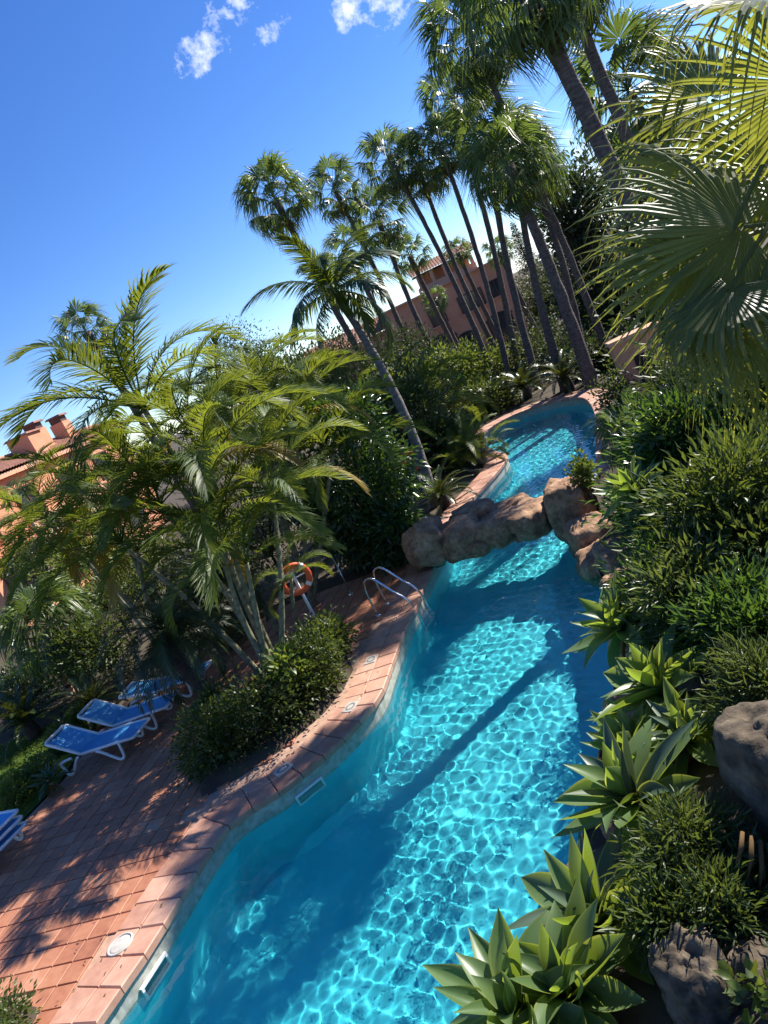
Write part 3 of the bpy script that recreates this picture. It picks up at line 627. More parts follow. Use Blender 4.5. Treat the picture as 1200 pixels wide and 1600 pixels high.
feather_palm('areca_palm', (-5.4, 15.2, 0), [at(170, 780, 14.8), at(215, 860, 14.5), at(110, 840, 15.5), at(60, 800, 16)], ARECA, 'clump of feather palms hanging over the blue loungers', 11, 1.0, .06, .04, 'cane_bark', (1.3, .1), 3, None, None, .2, 1)
feather_palm('areca_palm', (-2.3, 15.6, 0), [at(460, 660, 15.8), at(520, 710, 15.4), at(400, 610, 16.5), at(350, 640, 16.5)], ARECA, 'dark clump of feather palms beside the glossy shrub', 11, 1.0, .06, .04, 'cane_bark', (1.3, .2), 4, None, None, .2, 1)
feather_palm('king_palm', (1.31, 19.2, 0), [at(545, 490, 20)], KING, 'king palm with leaning grey ringed trunk and arching feather crown', 15, .86, .15, .10, 'king_bark', (1.4, -.4), 5, None, .9, .25)
feather_palm('date_palm', (-3.7, 12.2, .08), [at(262, 985, 12.9)], DATE, 'small dark date palm with curved trunk drooping over the loungers', 44, 1.0, .11, .13, 'dark_bark', (1.4, -.7), 6, None, None, -.35)
feather_palm('date_palm', (-4.3, 15.4, 0), [at(330, 900, 14.5)], DATE, 'dark drooping date palm behind the island bed', 36, 1.05, .1, .12, 'dark_bark', (1.4, -.6), 7, None, None, .2)
feather_palm('areca_palm', (-2.3, 13.1, .05), [at(455, 905, 12.9)], ARECA, 'small low feather palm in front of the orange life ring', 7, .42, .04, .03, 'cane_bark', (1.2, .1), 8)
for i, (px, py, d, s, lb) in enumerate([(735, 700, 21.5, .62, 'bright yellow-green feather palm clump on the spit by the far basin'), (640, 600, 25, .9, 'feathery palm clump behind the king palm trunk'), (690, 640, 26, .8, 'feathery palm clump on the shore of the far basin')]):
    p = at(px, py, d); bs = (p[0] + .1, p[1], 0)
    feather_palm('areca_palm', bs, [p, p + np.array([.4, .3, -.4]), p + np.array([-.4, .2, -.5])], ARECA, lb, 9, s, .05, .035, 'cane_bark', (1.4, .2), 20 + i)
def cycad(px, py, d, s, lb, seed, ground_z=None, mesh=CYC, n=30):
    p = at(px, py, d); p[2] = gz(p[0], p[1]) if ground_z is None else ground_z
    r = random.Random(seed); t0 = thing('cycad', lb, 'cycad', p)
    MB().tube([(0, 0, -.1), (0, 0, .2 * s), (0, 0, .42 * s)], [.16 * s, .18 * s, .12 * s], 10).obj('trunk', 'dark_bark', t0, True)
    for k in range(n):
        u = (k + .5) / n; place('frond', mesh[k % len(mesh)], t0, None, frame_mat((0, 0, .4 * s), k * 2.39996, 1.3 - 1.25 * u + r.uniform(-.1, .1), r.uniform(-.2, .2), s * r.uniform(.9, 1.1)))
cycad(885, 598, 26.5, 1.25, 'dark cycad at the far corner of the pool', 1)
cycad(820, 610, 29, 1.2, 'cycad among the shrubs behind the far basin', 2)
cycad(770, 625, 29.5, 1.1, 'cycad beside the far basin shore shrubs', 3)
g = ground(60, 1150); k_ = Vector(g) - Vector(CAMP); cycad(55, 1150, k_.dot(Vector(_F)), 1.0, 'cycad with stiff yellow-green fronds on the lawn by the loungers', 4, 0.0)
cycad(690, 775, 19, .9, 'dark cycad at the foot of the king palm', 5)
cycad(140, 1090, 15.6, .8, 'pale-tipped cycad behind the middle lounger', 6, 0.0)
# shrubby fan palm on the left
p = at(70, 965, 17.5); fan_palm((p[0], p[1], 0), (p[0], p[1], 1.75), .26, .24, 'squat bushy fan palm with thick brown trunk behind the loungers', None, 46, .72, 0, 0, -.8, 90, 'squat_fan_palm')
p = at(1005, 725, 12.5); fan_palm((p[0], p[1], gz(p[0], p[1])), (p[0], p[1], gz(p[0], p[1]) + .75), .14, .12, 'blue-green dwarf fan palm on the bank by the far coping', None, 30, .38, 0, 0, -.7, 91, 'dwarf_fan_palm')

# ------------------------------------------------------------------ shrubs and trees
LT = np.array([(0, 0, 0), (-.5, .42, .1), (.5, .42, .1), (0, .5, -.02), (0, 1, -.12)])
LF = np.array([(0, 2, 3), (0, 3, 1), (3, 2, 4), (3, 4, 1)])
def leaf_cloud(name, P, D, L, W, mat, parent, up=0.6, seed=0):
    r = np.random.default_rng(seed); n = len(P)
    D = D / np.linalg.norm(D, axis=1)[:, None]
    Nn = r.normal(0, .55, (n, 3)) + np.array([0, 0, up]); Nn -= D * np.sum(Nn * D, 1)[:, None]; Nn /= np.linalg.norm(Nn, axis=1)[:, None]
    S = np.cross(D, Nn); Ls = L * r.uniform(.65, 1.2, n); Ws = W * r.uniform(.75, 1.2, n)
    V = P[:, None] + S[:, None] * (LT[None, :, :1] * Ws[:, None, None]) + D[:, None] * (LT[None, :, 1:2] * Ls[:, None, None]) + Nn[:, None] * (LT[None, :, 2:] * Ls[:, None, None])
    F = (np.arange(n) * 5)[:, None, None] + LF[None]
    V = V.reshape(-1, 3); F = F.reshape(-1, 3)
    me = bpy.data.meshes.new(name); me.vertices.add(len(V)); me.vertices.foreach_set('co', V.astype(np.float32).ravel())
    me.loops.add(F.size); me.loops.foreach_set('vertex_index', F.astype(np.int32).ravel())
    me.polygons.add(len(F)); me.polygons.foreach_set('loop_start', np.arange(0, F.size, 3, dtype=np.int32)); me.polygons.foreach_set('loop_total', np.full(len(F), 3, np.int32))
    me.update(calc_edges=True); me.materials.append(MAT[mat])
    return stuff(place(name, me, parent))
def shrub(name, c, rad, n, L, W, mat, label, seed, nclump=60, spread=.3, bark='dark_bark', cat='shrub', group=None, base_z=None, droop=0.0, shell=.55, trunk=None, up=.6):
    r = np.random.default_rng(seed); c = np.array(c, float); rad = np.array(rad, float)
    bz = gz(c[0], c[1]) if base_z is None else base_z
    t0 = thing(name, label, cat, (c[0], c[1], bz), 0, group); o = np.array([c[0], c[1], bz])
    u = r.normal(size=(nclump, 3)); u /= np.linalg.norm(u, axis=1)[:, None]; C = c - o + u * rad * r.uniform(shell, 1.0, (nclump, 1)) * (1 + .12 * r.normal(size=(nclump, 1)))
    C[:, 2] = np.maximum(C[:, 2], 0.06)
    k = r.integers(0, nclump, n); g = r.normal(size=(n, 3)) * spread * rad.mean() * np.array([1, 1, .8]); P = C[k] + g
    P[:, 2] = np.maximum(P[:, 2], .02)
    D = g / (np.linalg.norm(g, axis=1)[:, None] + 1e-6) + (C[k] - (c - o)) / rad.mean() * .5 + np.array([0, 0, .25 - droop]) + r.normal(0, .35, (n, 3))
    leaf_cloud('foliage', P, D, L, W, mat, t0, up, seed)
    mb = MB(); q = min(nclump, 26)
    tr = trunk or .02
    hub = Vector((0, 0, max(.1, (c[2] - bz) * .45)))
    if trunk: mb.tube([Vector((0, 0, -.1)), hub * .5, hub], [tr * 1.3, tr, tr * .8], 8)
    for i in range(q):
        e = Vector(C[i]); s_ = hub if trunk else Vector((r.uniform(-.2, .2) * rad[0], r.uniform(-.2, .2) * rad[1], -.05)); mid = s_.lerp(e, .5) + Vector((0, 0, .12 * rad[2]))
        mb.tube([s_, mid, e], [tr * .55, tr * .4, tr * .15], 5, False)
    mb.obj('trunk' if trunk else 'stem', bark, t0, True)
    return t0
# glossy dark shrub with hand-shaped leaves
shrub('umbrella_tree', at(540, 745, 17.2), (1.3, 1.2, 2.2), 12000, .2, .075, 'leaf_glossy', 'big dark umbrella tree with glossy hand-shaped leaves behind the deck', 1, 150, .16, trunk=.09, cat='tree', droop=.45, shell=.7)
shrub('umbrella_tree', at(612, 835, 16.4), (.55, .6, .7), 2400, .18, .07, 'leaf_glossy', 'small glossy shrub hugging the left end of the rock bridge', 2, 50, .2, droop=.4)
# island bed
for i, (x, y, rr, hh, mt, lb) in enumerate([(-3.75, 10.35, .55, .5, 'leaf_shrub', 'dark small-leaved shrub at the pointed tip of the island bed'), (-3.0, 10.55, .62, .45, 'leaf_shrub', 'low dark shrub in the island bed beside the curved coping'), (-2.25, 11.1, .55, .45, 'leaf_shrub', 'leafy shrub in the island bed near the palm stems'), (-1.95, 12.1, .5, .4, 'leaf_shrub', 'low shrub at the ladder end of the island bed'), (-3.8, 11.3, .45, .36, 'leaf_shrub', 'dark shrub under the curved date palm trunk')]):
    shrub('shrub', (x, y, .1 + hh * .75), (rr, rr, hh), 3600, .085, .042, mt, lb, 10 + i, 70, .2, base_z=.06)
shrub('shrub', (-2.35, 10.85, .75), (.3, .3, .3), 260, .17, .085, 'leaf_light', 'yellow-green broad-leaved plant rising from the island bed', 17, 20, .3, base_z=.08)
shrub('shrub', (-5.75, 6.45, .28), (.38, .42, .36), 2600, .07, .03, 'leaf_shrub', 'small round bush on the tiled deck corner', 18, 50, .22, base_z=.05)
# left garden behind the loungers
for i, (px, py, d, rad, mt, n, lb) in enumerate([
        (150, 900, 20, (1.4, 1.2, 1.0), 'leaf_light', 4500, 'light green shrub in front of the pink house'), (60, 860, 24, (1.5, 1.3, .9), 'leaf_shrub', 3800, 'grey-green shrub by the pink house wall'),
        (235, 900, 18.5, (1.2, 1.1, .9), 'leaf_shrub', 4000, 'mid green shrub behind the drooping date palm'), (370, 570, 30, (1.5, 1.5, 1.6), 'leaf_far', 4500, 'round dark tree poking above the feather palm clump'),
        (400, 820, 19, (1.6, 1.3, 1.3), 'leaf_shrub', 5000, 'tangled green shrub between the palm clumps'), (330, 960, 16.5, (1.0, .9, .8), 'leaf_shrub', 3600, 'low dark shrub behind the island bed palms'),
        (150, 1010, 17, (.9, .8, .8), 'leaf_shrub', 3000, 'dark shrub beside the squat fan palm'), (30, 1080, 18, (.9, .9, .6), 'leaf_glossy', 2600, 'low dark shrub left of the brown palm trunk')]):
    c = at(px, py, d); shrub('shrub', c, rad, n, .13, .05, mt, lb, 30 + i, 80, .2, base_z=0.0, trunk=.05)
for i, (px, py, mt, rr, lb) in enumerate([(50, 1205, 'leaf_light', .3, 'yellow-green round bush on the lawn edge'), (20, 1235, 'leaf_light', .36, 'leafy bush behind the stacked loungers'), (125, 1125, 'leaf_light', .25, 'small variegated bush between two lounger heads'), (95, 1155, 'leaf_shrub', .25, 'dark bush behind the head of the end lounger')]):
    c = ground(px, py, .25); shrub('shrub', c, (rr, rr, .26), 1500, .07, .04, mt, lb, 45 + i, 40, .24, base_z=0.0)
# far shore and backdrop
for i, (px, py, d, rad, mt, n, lb) in enumerate([
        (620, 660, 23, (1.6, 1.4, 1.6), 'leaf_shrub', 5500, 'feathery green shrub behind the leaning king palm'), (700, 700, 23.5, (.9, .9, .9), 'leaf_shrub', 4200, 'shrub on the spit beside the yellow-green palm'),
        (750, 640, 30, (1.6, 1.3, 1.0), 'leaf_shrub', 4500, 'leafy shrub on the far basin shore'), (700, 590, 34, (2.0, 1.6, 1.3), 'leaf_light', 4800, 'bright shrub under the ground floor windows'),
        (790, 585, 34, (2.2, 1.6, 1.3), 'leaf_light', 5200, 'bright dense shrub below the house corner'), (860, 560, 33, (2.0, 1.8, 1.7), 'leaf_far', 5000, 'dark shrub between the stout trunks'),
        (640, 570, 36, (2.2, 1.8, 1.6), 'leaf_far', 4800, 'dark shrub by the house porch'), (560, 590, 33, (2.2, 1.8, 1.6), 'leaf_shrub', 4800, 'green shrub beyond the umbrella tree'),
        (470, 610, 30, (1.8, 1.6, 1.4), 'leaf_shrub', 4400, 'green shrub behind the dark feather palms'), (935, 570, 28, (.8, .8, .9), 'leaf_far', 2600, 'dark shrub at the foot of the stout fan palm')]):
    c = at(px, py, d); shrub('shrub', c, rad, n, .2, .075, mt, lb, 60 + i, 90, .2, base_z=0.0, trunk=.06)
for i, (px, py, d, rad, n, lb) in enumerate([
        (975, 500, 40, (3.2, 3, 3.8), 8000, 'large dark tree standing behind the pool end trunks'), (985, 400, 40, (4, 3, 5.5), 9000, 'tall dark tree behind the near fan leaves'), (895, 330, 38, (1.8, 1.6, 2.6), 3600, 'airy grey-green tree crown beside the bright cloud'),
        (870, 470, 58, (3, 3, 3.2), 5000, 'distant pale tree to the right of the terracotta house'), (1110, 540, 26, (3.2, 3, 4), 8000, 'dark tree over the planted bank'), (500, 585, 60, (5, 3, 2.4), 4500, 'distant tree behind the house wing'), (420, 610, 50, (4, 3, 2.5), 4500, 'distant tree behind the umbrella tree')]):
    c = at(px, py, d); shrub('tree', c, rad, n, .34, .16, 'leaf_far', lb, 80 + i, 120, .17, base_z=0.0, trunk=.22, cat='tree', bark='dark_bark', shell=.45)
# a small conifer beside the house
c = at(838, 445, 62); t0 = thing('conifer', 'narrow pointed conifer beside the terracotta house', 'tree', (c[0], c[1], 0))
MB().tube([(0, 0, 0), (0, 0, 4), (0, 0, 8.2)], [.16, .1, .02], 7).obj('trunk', 'dark_bark', t0, True)
r = np.random.default_rng(5); n = 4200; hh = 8.2 * (1 - r.random(n) ** .6 * .9); a = np.round(r.random(n) * 9) / 9 * 6.28 + hh * 2 + r.normal(0, .15, n); q = r.random(n) * (8.3 - hh) * .28
P = np.stack([np.cos(a) * q, np.sin(a) * q, hh - q * .25], 1); D = np.stack([np.cos(a), np.sin(a), .2 + 0 * a], 1) + r.normal(0, .4, (n, 3)); leaf_cloud('foliage', P, D, .3, .06, 'leaf_far', t0, .6, 5)

# planted bank, long-leaved bushes in front of the camera side
for i, (px, py, d, rad, n, L, W, mt, lb) in enumerate([
        (1190, 985, 6.2, (.5, .55, .5), 5000, .15, .03, 'leaf_glossy', 'dense narrow-leaved bush on the bank above the big boulder'),
        (1175, 830, 7.6, (.95, .95, .9), 9500, .17, .034, 'leaf_shrub', 'narrow-leaved bush below the near fan leaves'),
        (1115, 745, 9.6, (.95, .95, .9), 10000, .18, .036, 'leaf_glossy', 'glossy long-leaved bush on the bank behind the agaves'),
        (1165, 620, 9.5, (.95, 1, 1.0), 6500, .18, .045, 'leaf_shrub', 'loose broad-leaved bush under the hanging fan leaf'),
        (1050, 905, 7.6, (.5, .5, .5), 5200, .14, .022, 'leaf_glossy', 'narrow-leaved bush behind the bank boulders'),
        (1100, 950, 7.0, (.55, .55, .55), 5200, .15, .028, 'leaf_bamboo', 'feathery narrow-leaved bush right behind the middle agaves'),
        (1065, 690, 9.2, (.6, .6, .6), 5000, .17, .04, 'leaf_glossy', 'glossy bush around the high bank agave'),
        (1100, 620, 10.5, (.75, .8, .8), 4800, .15, .04, 'leaf_far', 'dark bush in the shade of the tall trunks'),
        (1200, 1085, 5.3, (.36, .4, .3), 4200, .12, .013, 'leaf_bamboo', 'fine-leaved tuft above the tall grey boulder'),
        (1075, 1330, 4.5, (.3, .3, .26), 2400, .11, .016, 'leaf_shrub', 'dark narrow-leaved plant between boulder and agaves'),
        (1165, 1380, 4.3, (.25, .25, .2), 1800, .11, .02, 'leaf_bamboo', 'narrow-leaved tuft at the foot of the tall grey boulder'),
        (1040, 1440, 4.2, (.2, .2, .2), 1300, .1, .022, 'leaf_shrub', 'small dark plant on top of the pitted rock'),
        (1120, 1420, 4.1, (.25, .25, .2), 1400, .09, .016, 'leaf_shrub', 'low trailing plant on the pitted rocks'),
        (968, 640, 17, (.4, .5, .9), 3000, .09, .045, 'leaf_shrub', 'climbing small-leaved plant by the far coping'),
        (912, 740, 13.6, (.2, .22, .3), 600, .11, .05, 'leaf_light', 'light green plant growing on the tallest bridge boulder'),
        (1010, 790, 11.3, (.45, .5, .4), 2400, .12, .04, 'leaf_glossy', 'dark plants behind the boulder at the bridge foot')]):
    c = at(px, py, d); shrub('shrub', c, rad, n, L, W, mt, lb, 100 + i, 90, .22, shell=.35, up=.35)
c = at(1190, 1560, 3.6); shrub('shrub', c, (.12, .12, .1), 40, .09, .06, 'leaf_light', 'small bright seedling at the foot of the pitted rock', 130, 10, .4)

# ------------------------------------------------------------------ agaves
def agave_leaf(name, L, W, bend, seed, mat, chan=.32):
    r = np.random.default_rng(seed); mb = MB(); n = 11; TT = (-1, -.9, -.45, 0, .45, .9, 1); m_ = 7; V = []
    tw = r.normal(0, .12)
    for i in range(n):
        s = i / (n - 1); a = bend * s ** 1.6
        # integrate a gentle bend
        x = L * (s - .12 * bend * bend * s ** 3); z = -L * bend * .42 * s ** 2.4
        wd = W * (0.42 + 0.58 * math.sin(math.pi * min(1, s * .92 + .05)) ** .8) * (1 - s ** 5 * .98) if s < .5 else W * (0.42 + 0.58 * math.sin(math.pi * min(1, s * .92 + .05)) ** .8) * (1 - ((s - .5) / .5) ** 2.1) + .002
        for j in range(m_):
            t = TT[j]; e = chan * (1 - .5 * s) * wd * t * t
            yy = t * wd * .5; V.append((x, yy * math.cos(tw * s) , z + e + yy * math.sin(tw * s * 2)))
    F = [(i * m_ + j, (i + 1) * m_ + j, (i + 1) * m_ + j + 1, i * m_ + j + 1) for i in range(n - 1) for j in range(m_ - 1)]
    me = MB().add(V, F).mesh(name, mat, True)
    me.materials.append(MAT['leaf_backlit_edge' if 'dead' not in mat else mat])
    for q in me.polygons: q.material_index = 1 if q.index % (m_ - 1) in (0, m_ - 2) else 0  # outermost strips take the painted backlit colour
    return me
AGL = [agave_leaf('leaf', (.55, .5, .6, .52, .58, .47, .56, .6)[i], (.165, .18, .15, .17, .16, .19, .14, .17)[i], b_, i, 'leaf_agave', (.3, .5, .4, .22, .35, .6, .45, .3)[i]) for i, b_ in enumerate((-.25, 0., .25, .5, .75, .15, -.4, .35))]
AGD = [agave_leaf('leaf', .55, .13, b_, 20 + i, 'leaf_agave_dark') for i, b_ in enumerate((-.2, .1, .4, .7))]
AGX = [agave_leaf('dead_leaf', .5, .1, b_, 40 + i, 'leaf_dead', .7) for i, b_ in enumerate((.6, 1.0))]
def agave(px, py, d, s, label, seed, meshes=AGL, n=20, tilt=(0, 0), gzv=None, name='agave', w=1.0):
    c = Vector(at(px, py, d)); gzz = gz(c.x, c.y) if gzv is None else gzv; gzz = min(gzz, c.z - .08)
    r = random.Random(seed); t0 = thing(name, label, 'agave', (c.x, c.y, gzz)); h = c.z - gzz
    MB().tube([(-tilt[0] * h * .6, -tilt[1] * h * .6, -.15), (-tilt[0] * h * .2, -tilt[1] * h * .2, h * .5), (0, 0, h)], [.05 * s, .055 * s, .06 * s], 9).obj('stem', 'cane_bark', t0, True)
    T = Matrix.Translation((0, 0, h)) @ Matrix.Rotation(tilt[0], 4, 'Y') @ Matrix.Rotation(-tilt[1], 4, 'X')
    for k in range(4):
        place('dead_leaf', AGX[k % 2], t0, None, T @ frame_mat((0, 0, -.05 * s), r.uniform(0, 6.28), -.55 + r.uniform(-.3, .2), r.uniform(-.3, .3), s * r.uniform(.6, .85)))
    for k in range(n):
        u = (k + .5) / n; pitch = 1.42 - 1.5 * u ** .85 + r.uniform(-.12, .12)
        M = T @ frame_mat((0, 0, .03 * s * (1 - u)), k * 2.39996 + r.uniform(-.15, .15), pitch, r.uniform(-.2, .2), s * (.62 + .38 * min(1, u * 1.8)) * r.uniform(.9, 1.08))
        o = place('leaf', meshes[r.randrange(len(meshes))], t0, None, M @ Matrix.Diagonal((1, w, 1, 1)))
AG = [(1000, 1255, 5.4, 1.0, 'large agave with painted backlit edges leaning over the pool above the waterline rocks', (-.35, .1)), (1040, 1085, 6.3, .95, 'agave with broad bright leaves below the narrow-leaved bush', (-.3, .1)), (1005, 1180, 6.0, .8, 'agave with upright silvery leaves between two broad agaves', (-.35, .1)),
      (945, 1445, 4.75, .95, 'broad green agave above the lowest agave clump', (-.3, 0)), (900, 1560, 4.3, .85, 'dense agave rosette at the rim beside the pitted rock', (-.25, 0)), (820, 1590, 4.35, .85, 'lowest agave rosette spreading over the water', (-.25, -.1)),
      (1080, 1160, 5.7, .7, 'small agave beside the tall grey boulder', (-.2, 0)), (975, 985, 7.6, .85, 'spiky agave jutting out near the bank boulders', (-.4, .1)), (995, 770, 8.6, .72, 'spiky agave over the bridge foot boulder', (-.4, .1)),
      (1030, 680, 9.0, .62, 'high bank agave under the hanging fan leaf', (-.4, .1))]
for i, (px, py, d, s, lb, tl) in enumerate(AG): agave(px, py, d, s * 1.35, lb, 200 + i, AGL if i % 3 else AGL + AGD, 24, tl)
g = ground(80, 1228, .15); k_ = (Vector(g) - Vector(CAMP)).dot(Vector(_F)); agave(80, 1222, k_, .8, 'blue-grey agave at the corner of the lawn by the end lounger', 230, AGD, 18, (0, 0), 0.0)
# dry stalks hanging under the tall grey boulder
for i in range(5):
    a = Vector(at(1160 + 14 * i, 1300 + 6 * i, 4.1)); b_ = Vector(at(1150 + 18 * i, 1350 + 22 * i, 4.05)); t0 = MB().tube([a, (a + b_) / 2 + Vector((0, -.03, .02)), b_], [.012, .014, .005], 6).obj('dry_stalk', 'leaf_dead', None, True)
    tag(t0, 'dry brown stalk hanging below the tall grey boulder', 'dry stalk', 'dry stalks under the boulder')

# ------------------------------------------------------------------ lawn
LAWN = [(-7.35, 12.6), (-7.85, 11.4), (-8.4, 10.2), (-11.5, 10.5), (-12.5, 14), (-11, 16.5), (-8.6, 16.0), (-7.3, 14.2)]
struct(sheet('lawn', LAWN, 0.0, 'lawn'))
r = np.random.default_rng(9); P = np.stack([r.uniform(-12.5, -7.3, 40000), r.uniform(10.2, 16.5, 40000), np.zeros(40000)], 1); P = P[inpoly_np(P[:, 0], P[:, 1], LAWN)]
gb = leaf_cloud('grass', P, r.normal(0, .35, P.shape) + np.array([0, 0, 1]), .06, .008, 'grass', None, 0, 9); gb['label'] = 'short green lawn grass beside the tiled deck'; gb['category'] = 'grass'

# ------------------------------------------------------------------ sun loungers
def lounger(name, label, group, loc, rz, back=0.42, z=0.0):
    t0 = thing(name, label, 'sun lounger', (loc[0], loc[1], z), rz, group)
    hx, sh, wd = -0.28, 0.34, 0.31
    prof = [(0.95, sh - .01), (0.6, sh), (0.2, sh), (hx, sh)] + [(hx - s * math.cos(back), sh + s * math.sin(back)) for s in (.1, .3, .55, .72)]
    P = bez([(x, 0, zz) for x, zz in prof], 4); V = []; m_ = 7
    for p in P:
        for j in range(m_):
            tt = (j / (m_ - 1) - .5) * 2; V.append((p.x, tt * (wd - .02), p.z - .028 * (1 - tt * tt)))
    n_ = len(P); MB().add(V, [(i * m_ + j, i * m_ + j + 1, (i + 1) * m_ + j + 1, (i + 1) * m_ + j) for i in range(n_ - 1) for j in range(m_ - 1)]).obj('fabric', 'blue_mesh', t0, True)
    fr = MB()
    for s in (-1, 1): fr.tube([(x, s * wd, zz) for x, zz in prof[:4]], .028, 8)
    fr.tube([(.95, -wd, sh - .01), (.975, -wd + .05, sh - .015), (.975, wd - .05, sh - .015), (.95, wd, sh - .01)], .028, 8); fr.obj('seat_frame', 'white_plastic', t0, True)
    bk = MB()
    for s in (-1, 1): bk.tube([(x, s * wd, zz) for x, zz in prof[3:]], .028, 8)
    e = prof[-1]; bk.tube([(e[0], -wd, e[1]), (e[0] - .04 * math.cos(back), -wd + .06, e[1] + .03 * math.sin(back)), (e[0] - .04 * math.cos(back), wd - .06, e[1] + .03 * math.sin(back)), (e[0], wd, e[1])], .03, 8); bk.obj('back_frame', 'white_plastic', t0, True)
    for s in (-1, 1):
        y = s * (wd + .035)
        MB().tube(bez([(.1, y, sh - .02), (.22, y, sh - .09), (.46, y, .05), (.54, y, .022), (.60, y, .05), (.63, y, .16), (.65, y, sh)], 4), .027, 8).obj('leg', 'white_plastic', t0, True)
        MB().tube(bez([(-.34, y, sh - .02), (-.44, y, sh - .09), (-.62, y, .05), (-.70, y, .022), (-.76, y, .06), (-.77, y, .16), (-.78, y, sh - .05), (-.5, y, sh)], 4), .027, 8).obj('leg', 'white_plastic', t0, True)
    t0.scale = (.94, .96, .96)
    return t0
Ld = Vector((1.7, -.56, 0)).normalized(); lrz = math.atan2(Ld.y, Ld.x)
GL = 'blue sun loungers in a row'
for i, (fx, fy, lb) in enumerate([(-5.42, 12.33, 'blue sun lounger at the open end of the row, by the small agave'), (-4.98, 12.98, 'middle blue sun lounger with palm shadows over its back'), (-4.42, 13.8, 'blue sun lounger tucked deepest under the date palm')]):
    c = Vector((fx, fy, 0)) - Ld * .97; lounger('sun_lounger', lb, GL, c, lrz + (.0, .06, .05)[i], (.58, .62, .2)[i], 0.02)
g = ground(58, 1322); Sd = Vector((.9, -.42, 0)).normalized()
for i in range(3):
    c = Vector((g[0] - .12, g[1] - .1, 0)) - Sd * 1.0; lounger('stacked_lounger', ['lowest blue and white lounger of the stack at the deck edge', 'second blue and white lounger of the stack at the deck edge', 'topmost blue and white lounger of the stack at the deck edge'][i], 'stacked loungers', c, math.atan2(Sd.y, Sd.x), .03, .02 + .12 * i)

# ------------------------------------------------------------------ ladder, life rings, pole
a1, a2 = ground(591, 962, .03), ground(603, 945, .03)
e1 = ground(640, 950, .03); axis = np.array([e1[0] - a1[0], e1[1] - a1[1]]); Lx = np.linalg.norm(axis) + .1; rzl = math.atan2(axis[1], axis[0])
lad = thing('pool_ladder', 'steel pool ladder with arched handrails at the deck edge', 'ladder', (a1[0], a1[1], .03), rzl)
for k, yy in enumerate((0.0, .45)):
    MB().tube(bez([(0, yy, 0), (-.02, yy, .45), (.02, yy, .66), (.12, yy, .75), (.26, yy, .72), (Lx - .26, yy, .38), (Lx - .08, yy, .18), (Lx, yy, -.1), (Lx + .01, yy, -.5), (Lx + .01, yy, -.85)], 6), .022, 10).obj('handrail', 'steel', lad, True)
    MB().lathe([(.022, .03), (.05, .02), (.055, 0)], 14, (0, yy, 0)).obj('foot_flange', 'steel', lad, True)
for z in (-.32, -.55, -.78): MB().box((Lx + .01, .225, z), (.08, .44, .025)).obj('tread', 'white_plastic', lad)
def life_ring(px, py, d, lb, post, face):
    c = at(px, py, d); t0 = thing('life_ring', lb, 'life ring', (c[0], c[1], c[2] - .3)); mb = MB()
    N, M_ = 28, 10; V = []
    ux = Vector((math.cos(face), math.sin(face), 0))
    for i in range(N):
        a = 2 * math.pi * i / N; o_ = ux * math.cos(a) + Vector((0, 0, math.sin(a)))
        for j in range(M_):
            q = 2 * math.pi * j / M_; V.append(o_ * (.255 + .055 * math.cos(q)) + Vector((0, 0, .3)) + ux.cross(Vector((0, 0, 1))) * .05 * math.sin(q))
    mb.add(V, [(i * M_ + j, ((i + 1) % N) * M_ + j, ((i + 1) % N) * M_ + (j + 1) % M_, i * M_ + (j + 1) % M_) for i in range(N) for j in range(M_)]); mb.obj('ring', 'orange_ring', t0, True)
    for k in range(4):
        a = math.pi / 4 + k * math.pi / 2; o_ = ux * math.cos(a) + Vector((0, 0, math.sin(a))); tdir = ux * -math.sin(a) + Vector((0, 0, math.cos(a))); cc = o_ * .255 + Vector((0, 0, .3))
        MB().tube([cc - tdir * .035, cc + tdir * .035], .0585, 12, False).obj('band', 'white_plastic', t0, True)
    back = ux.cross(Vector((0, 0, 1))); back = back if back.y > 0 else -back
    b0 = Vector((c[0], c[1], 0)) + back * .1
    t1 = thing('ring_post', post, 'post', b0); h = c[2] + .12
    MB().tube([(0, 0, -.1), (0, 0, h)], .03, 10).obj('post', 'white_plastic', t1, True)
    MB().tube([-ux * .2 + Vector((0, 0, c[2])), ux * .2 + Vector((0, 0, c[2]))], .016, 8).obj('crossbar', 'white_plastic', t1, True)
life_ring(462, 905, 13.3, 'orange life ring hanging behind the small feather palm near the ladder', 'white post carrying the life ring near the ladder', .25)
life_ring(643, 720, 20.6, 'red-orange life ring half hidden by the king palm trunk', 'white post carrying the life ring behind the king palm', .1)
b_ = ground(550, 930); tp = at(516, 864, (Vector(b_) - Vector(CAMP)).dot(Vector(_F)))
pl = thing('metal_pole', 'thin grey metal pole standing before the umbrella tree', 'pole', (b_[0], b_[1], 0))
MB().tube([(0, 0, -.05), Vector((tp[0] - b_[0], tp[1] - b_[1], tp[2]))], .014, 8).obj('shaft', 'steel', pl, True); MB().lathe([(.0, .03), (.06, .03), (.07, 0)], 14).obj('base', 'steel', pl, True)
p = at(100, 1062, 18.2); bo = thing('bollard', 'short terracotta post with black band beside the brown palm trunk', 'bollard', (p[0], p[1], 0)); q = at(76, 1028, 18.2)
h = max(.45, q[2]); MB().lathe([(.075, 0), (.075, h * .2)], 14).obj('foot', 'plaster_light', bo, True); MB().lathe([(.08, h * .2), (.08, h * .28)], 14).obj('band', 'black_band', bo, True); MB().lathe([(.075, h * .28), (.072, h * .95), (.04, h), (0, h)], 14).obj('shaft', 'plaster_light', bo, True)

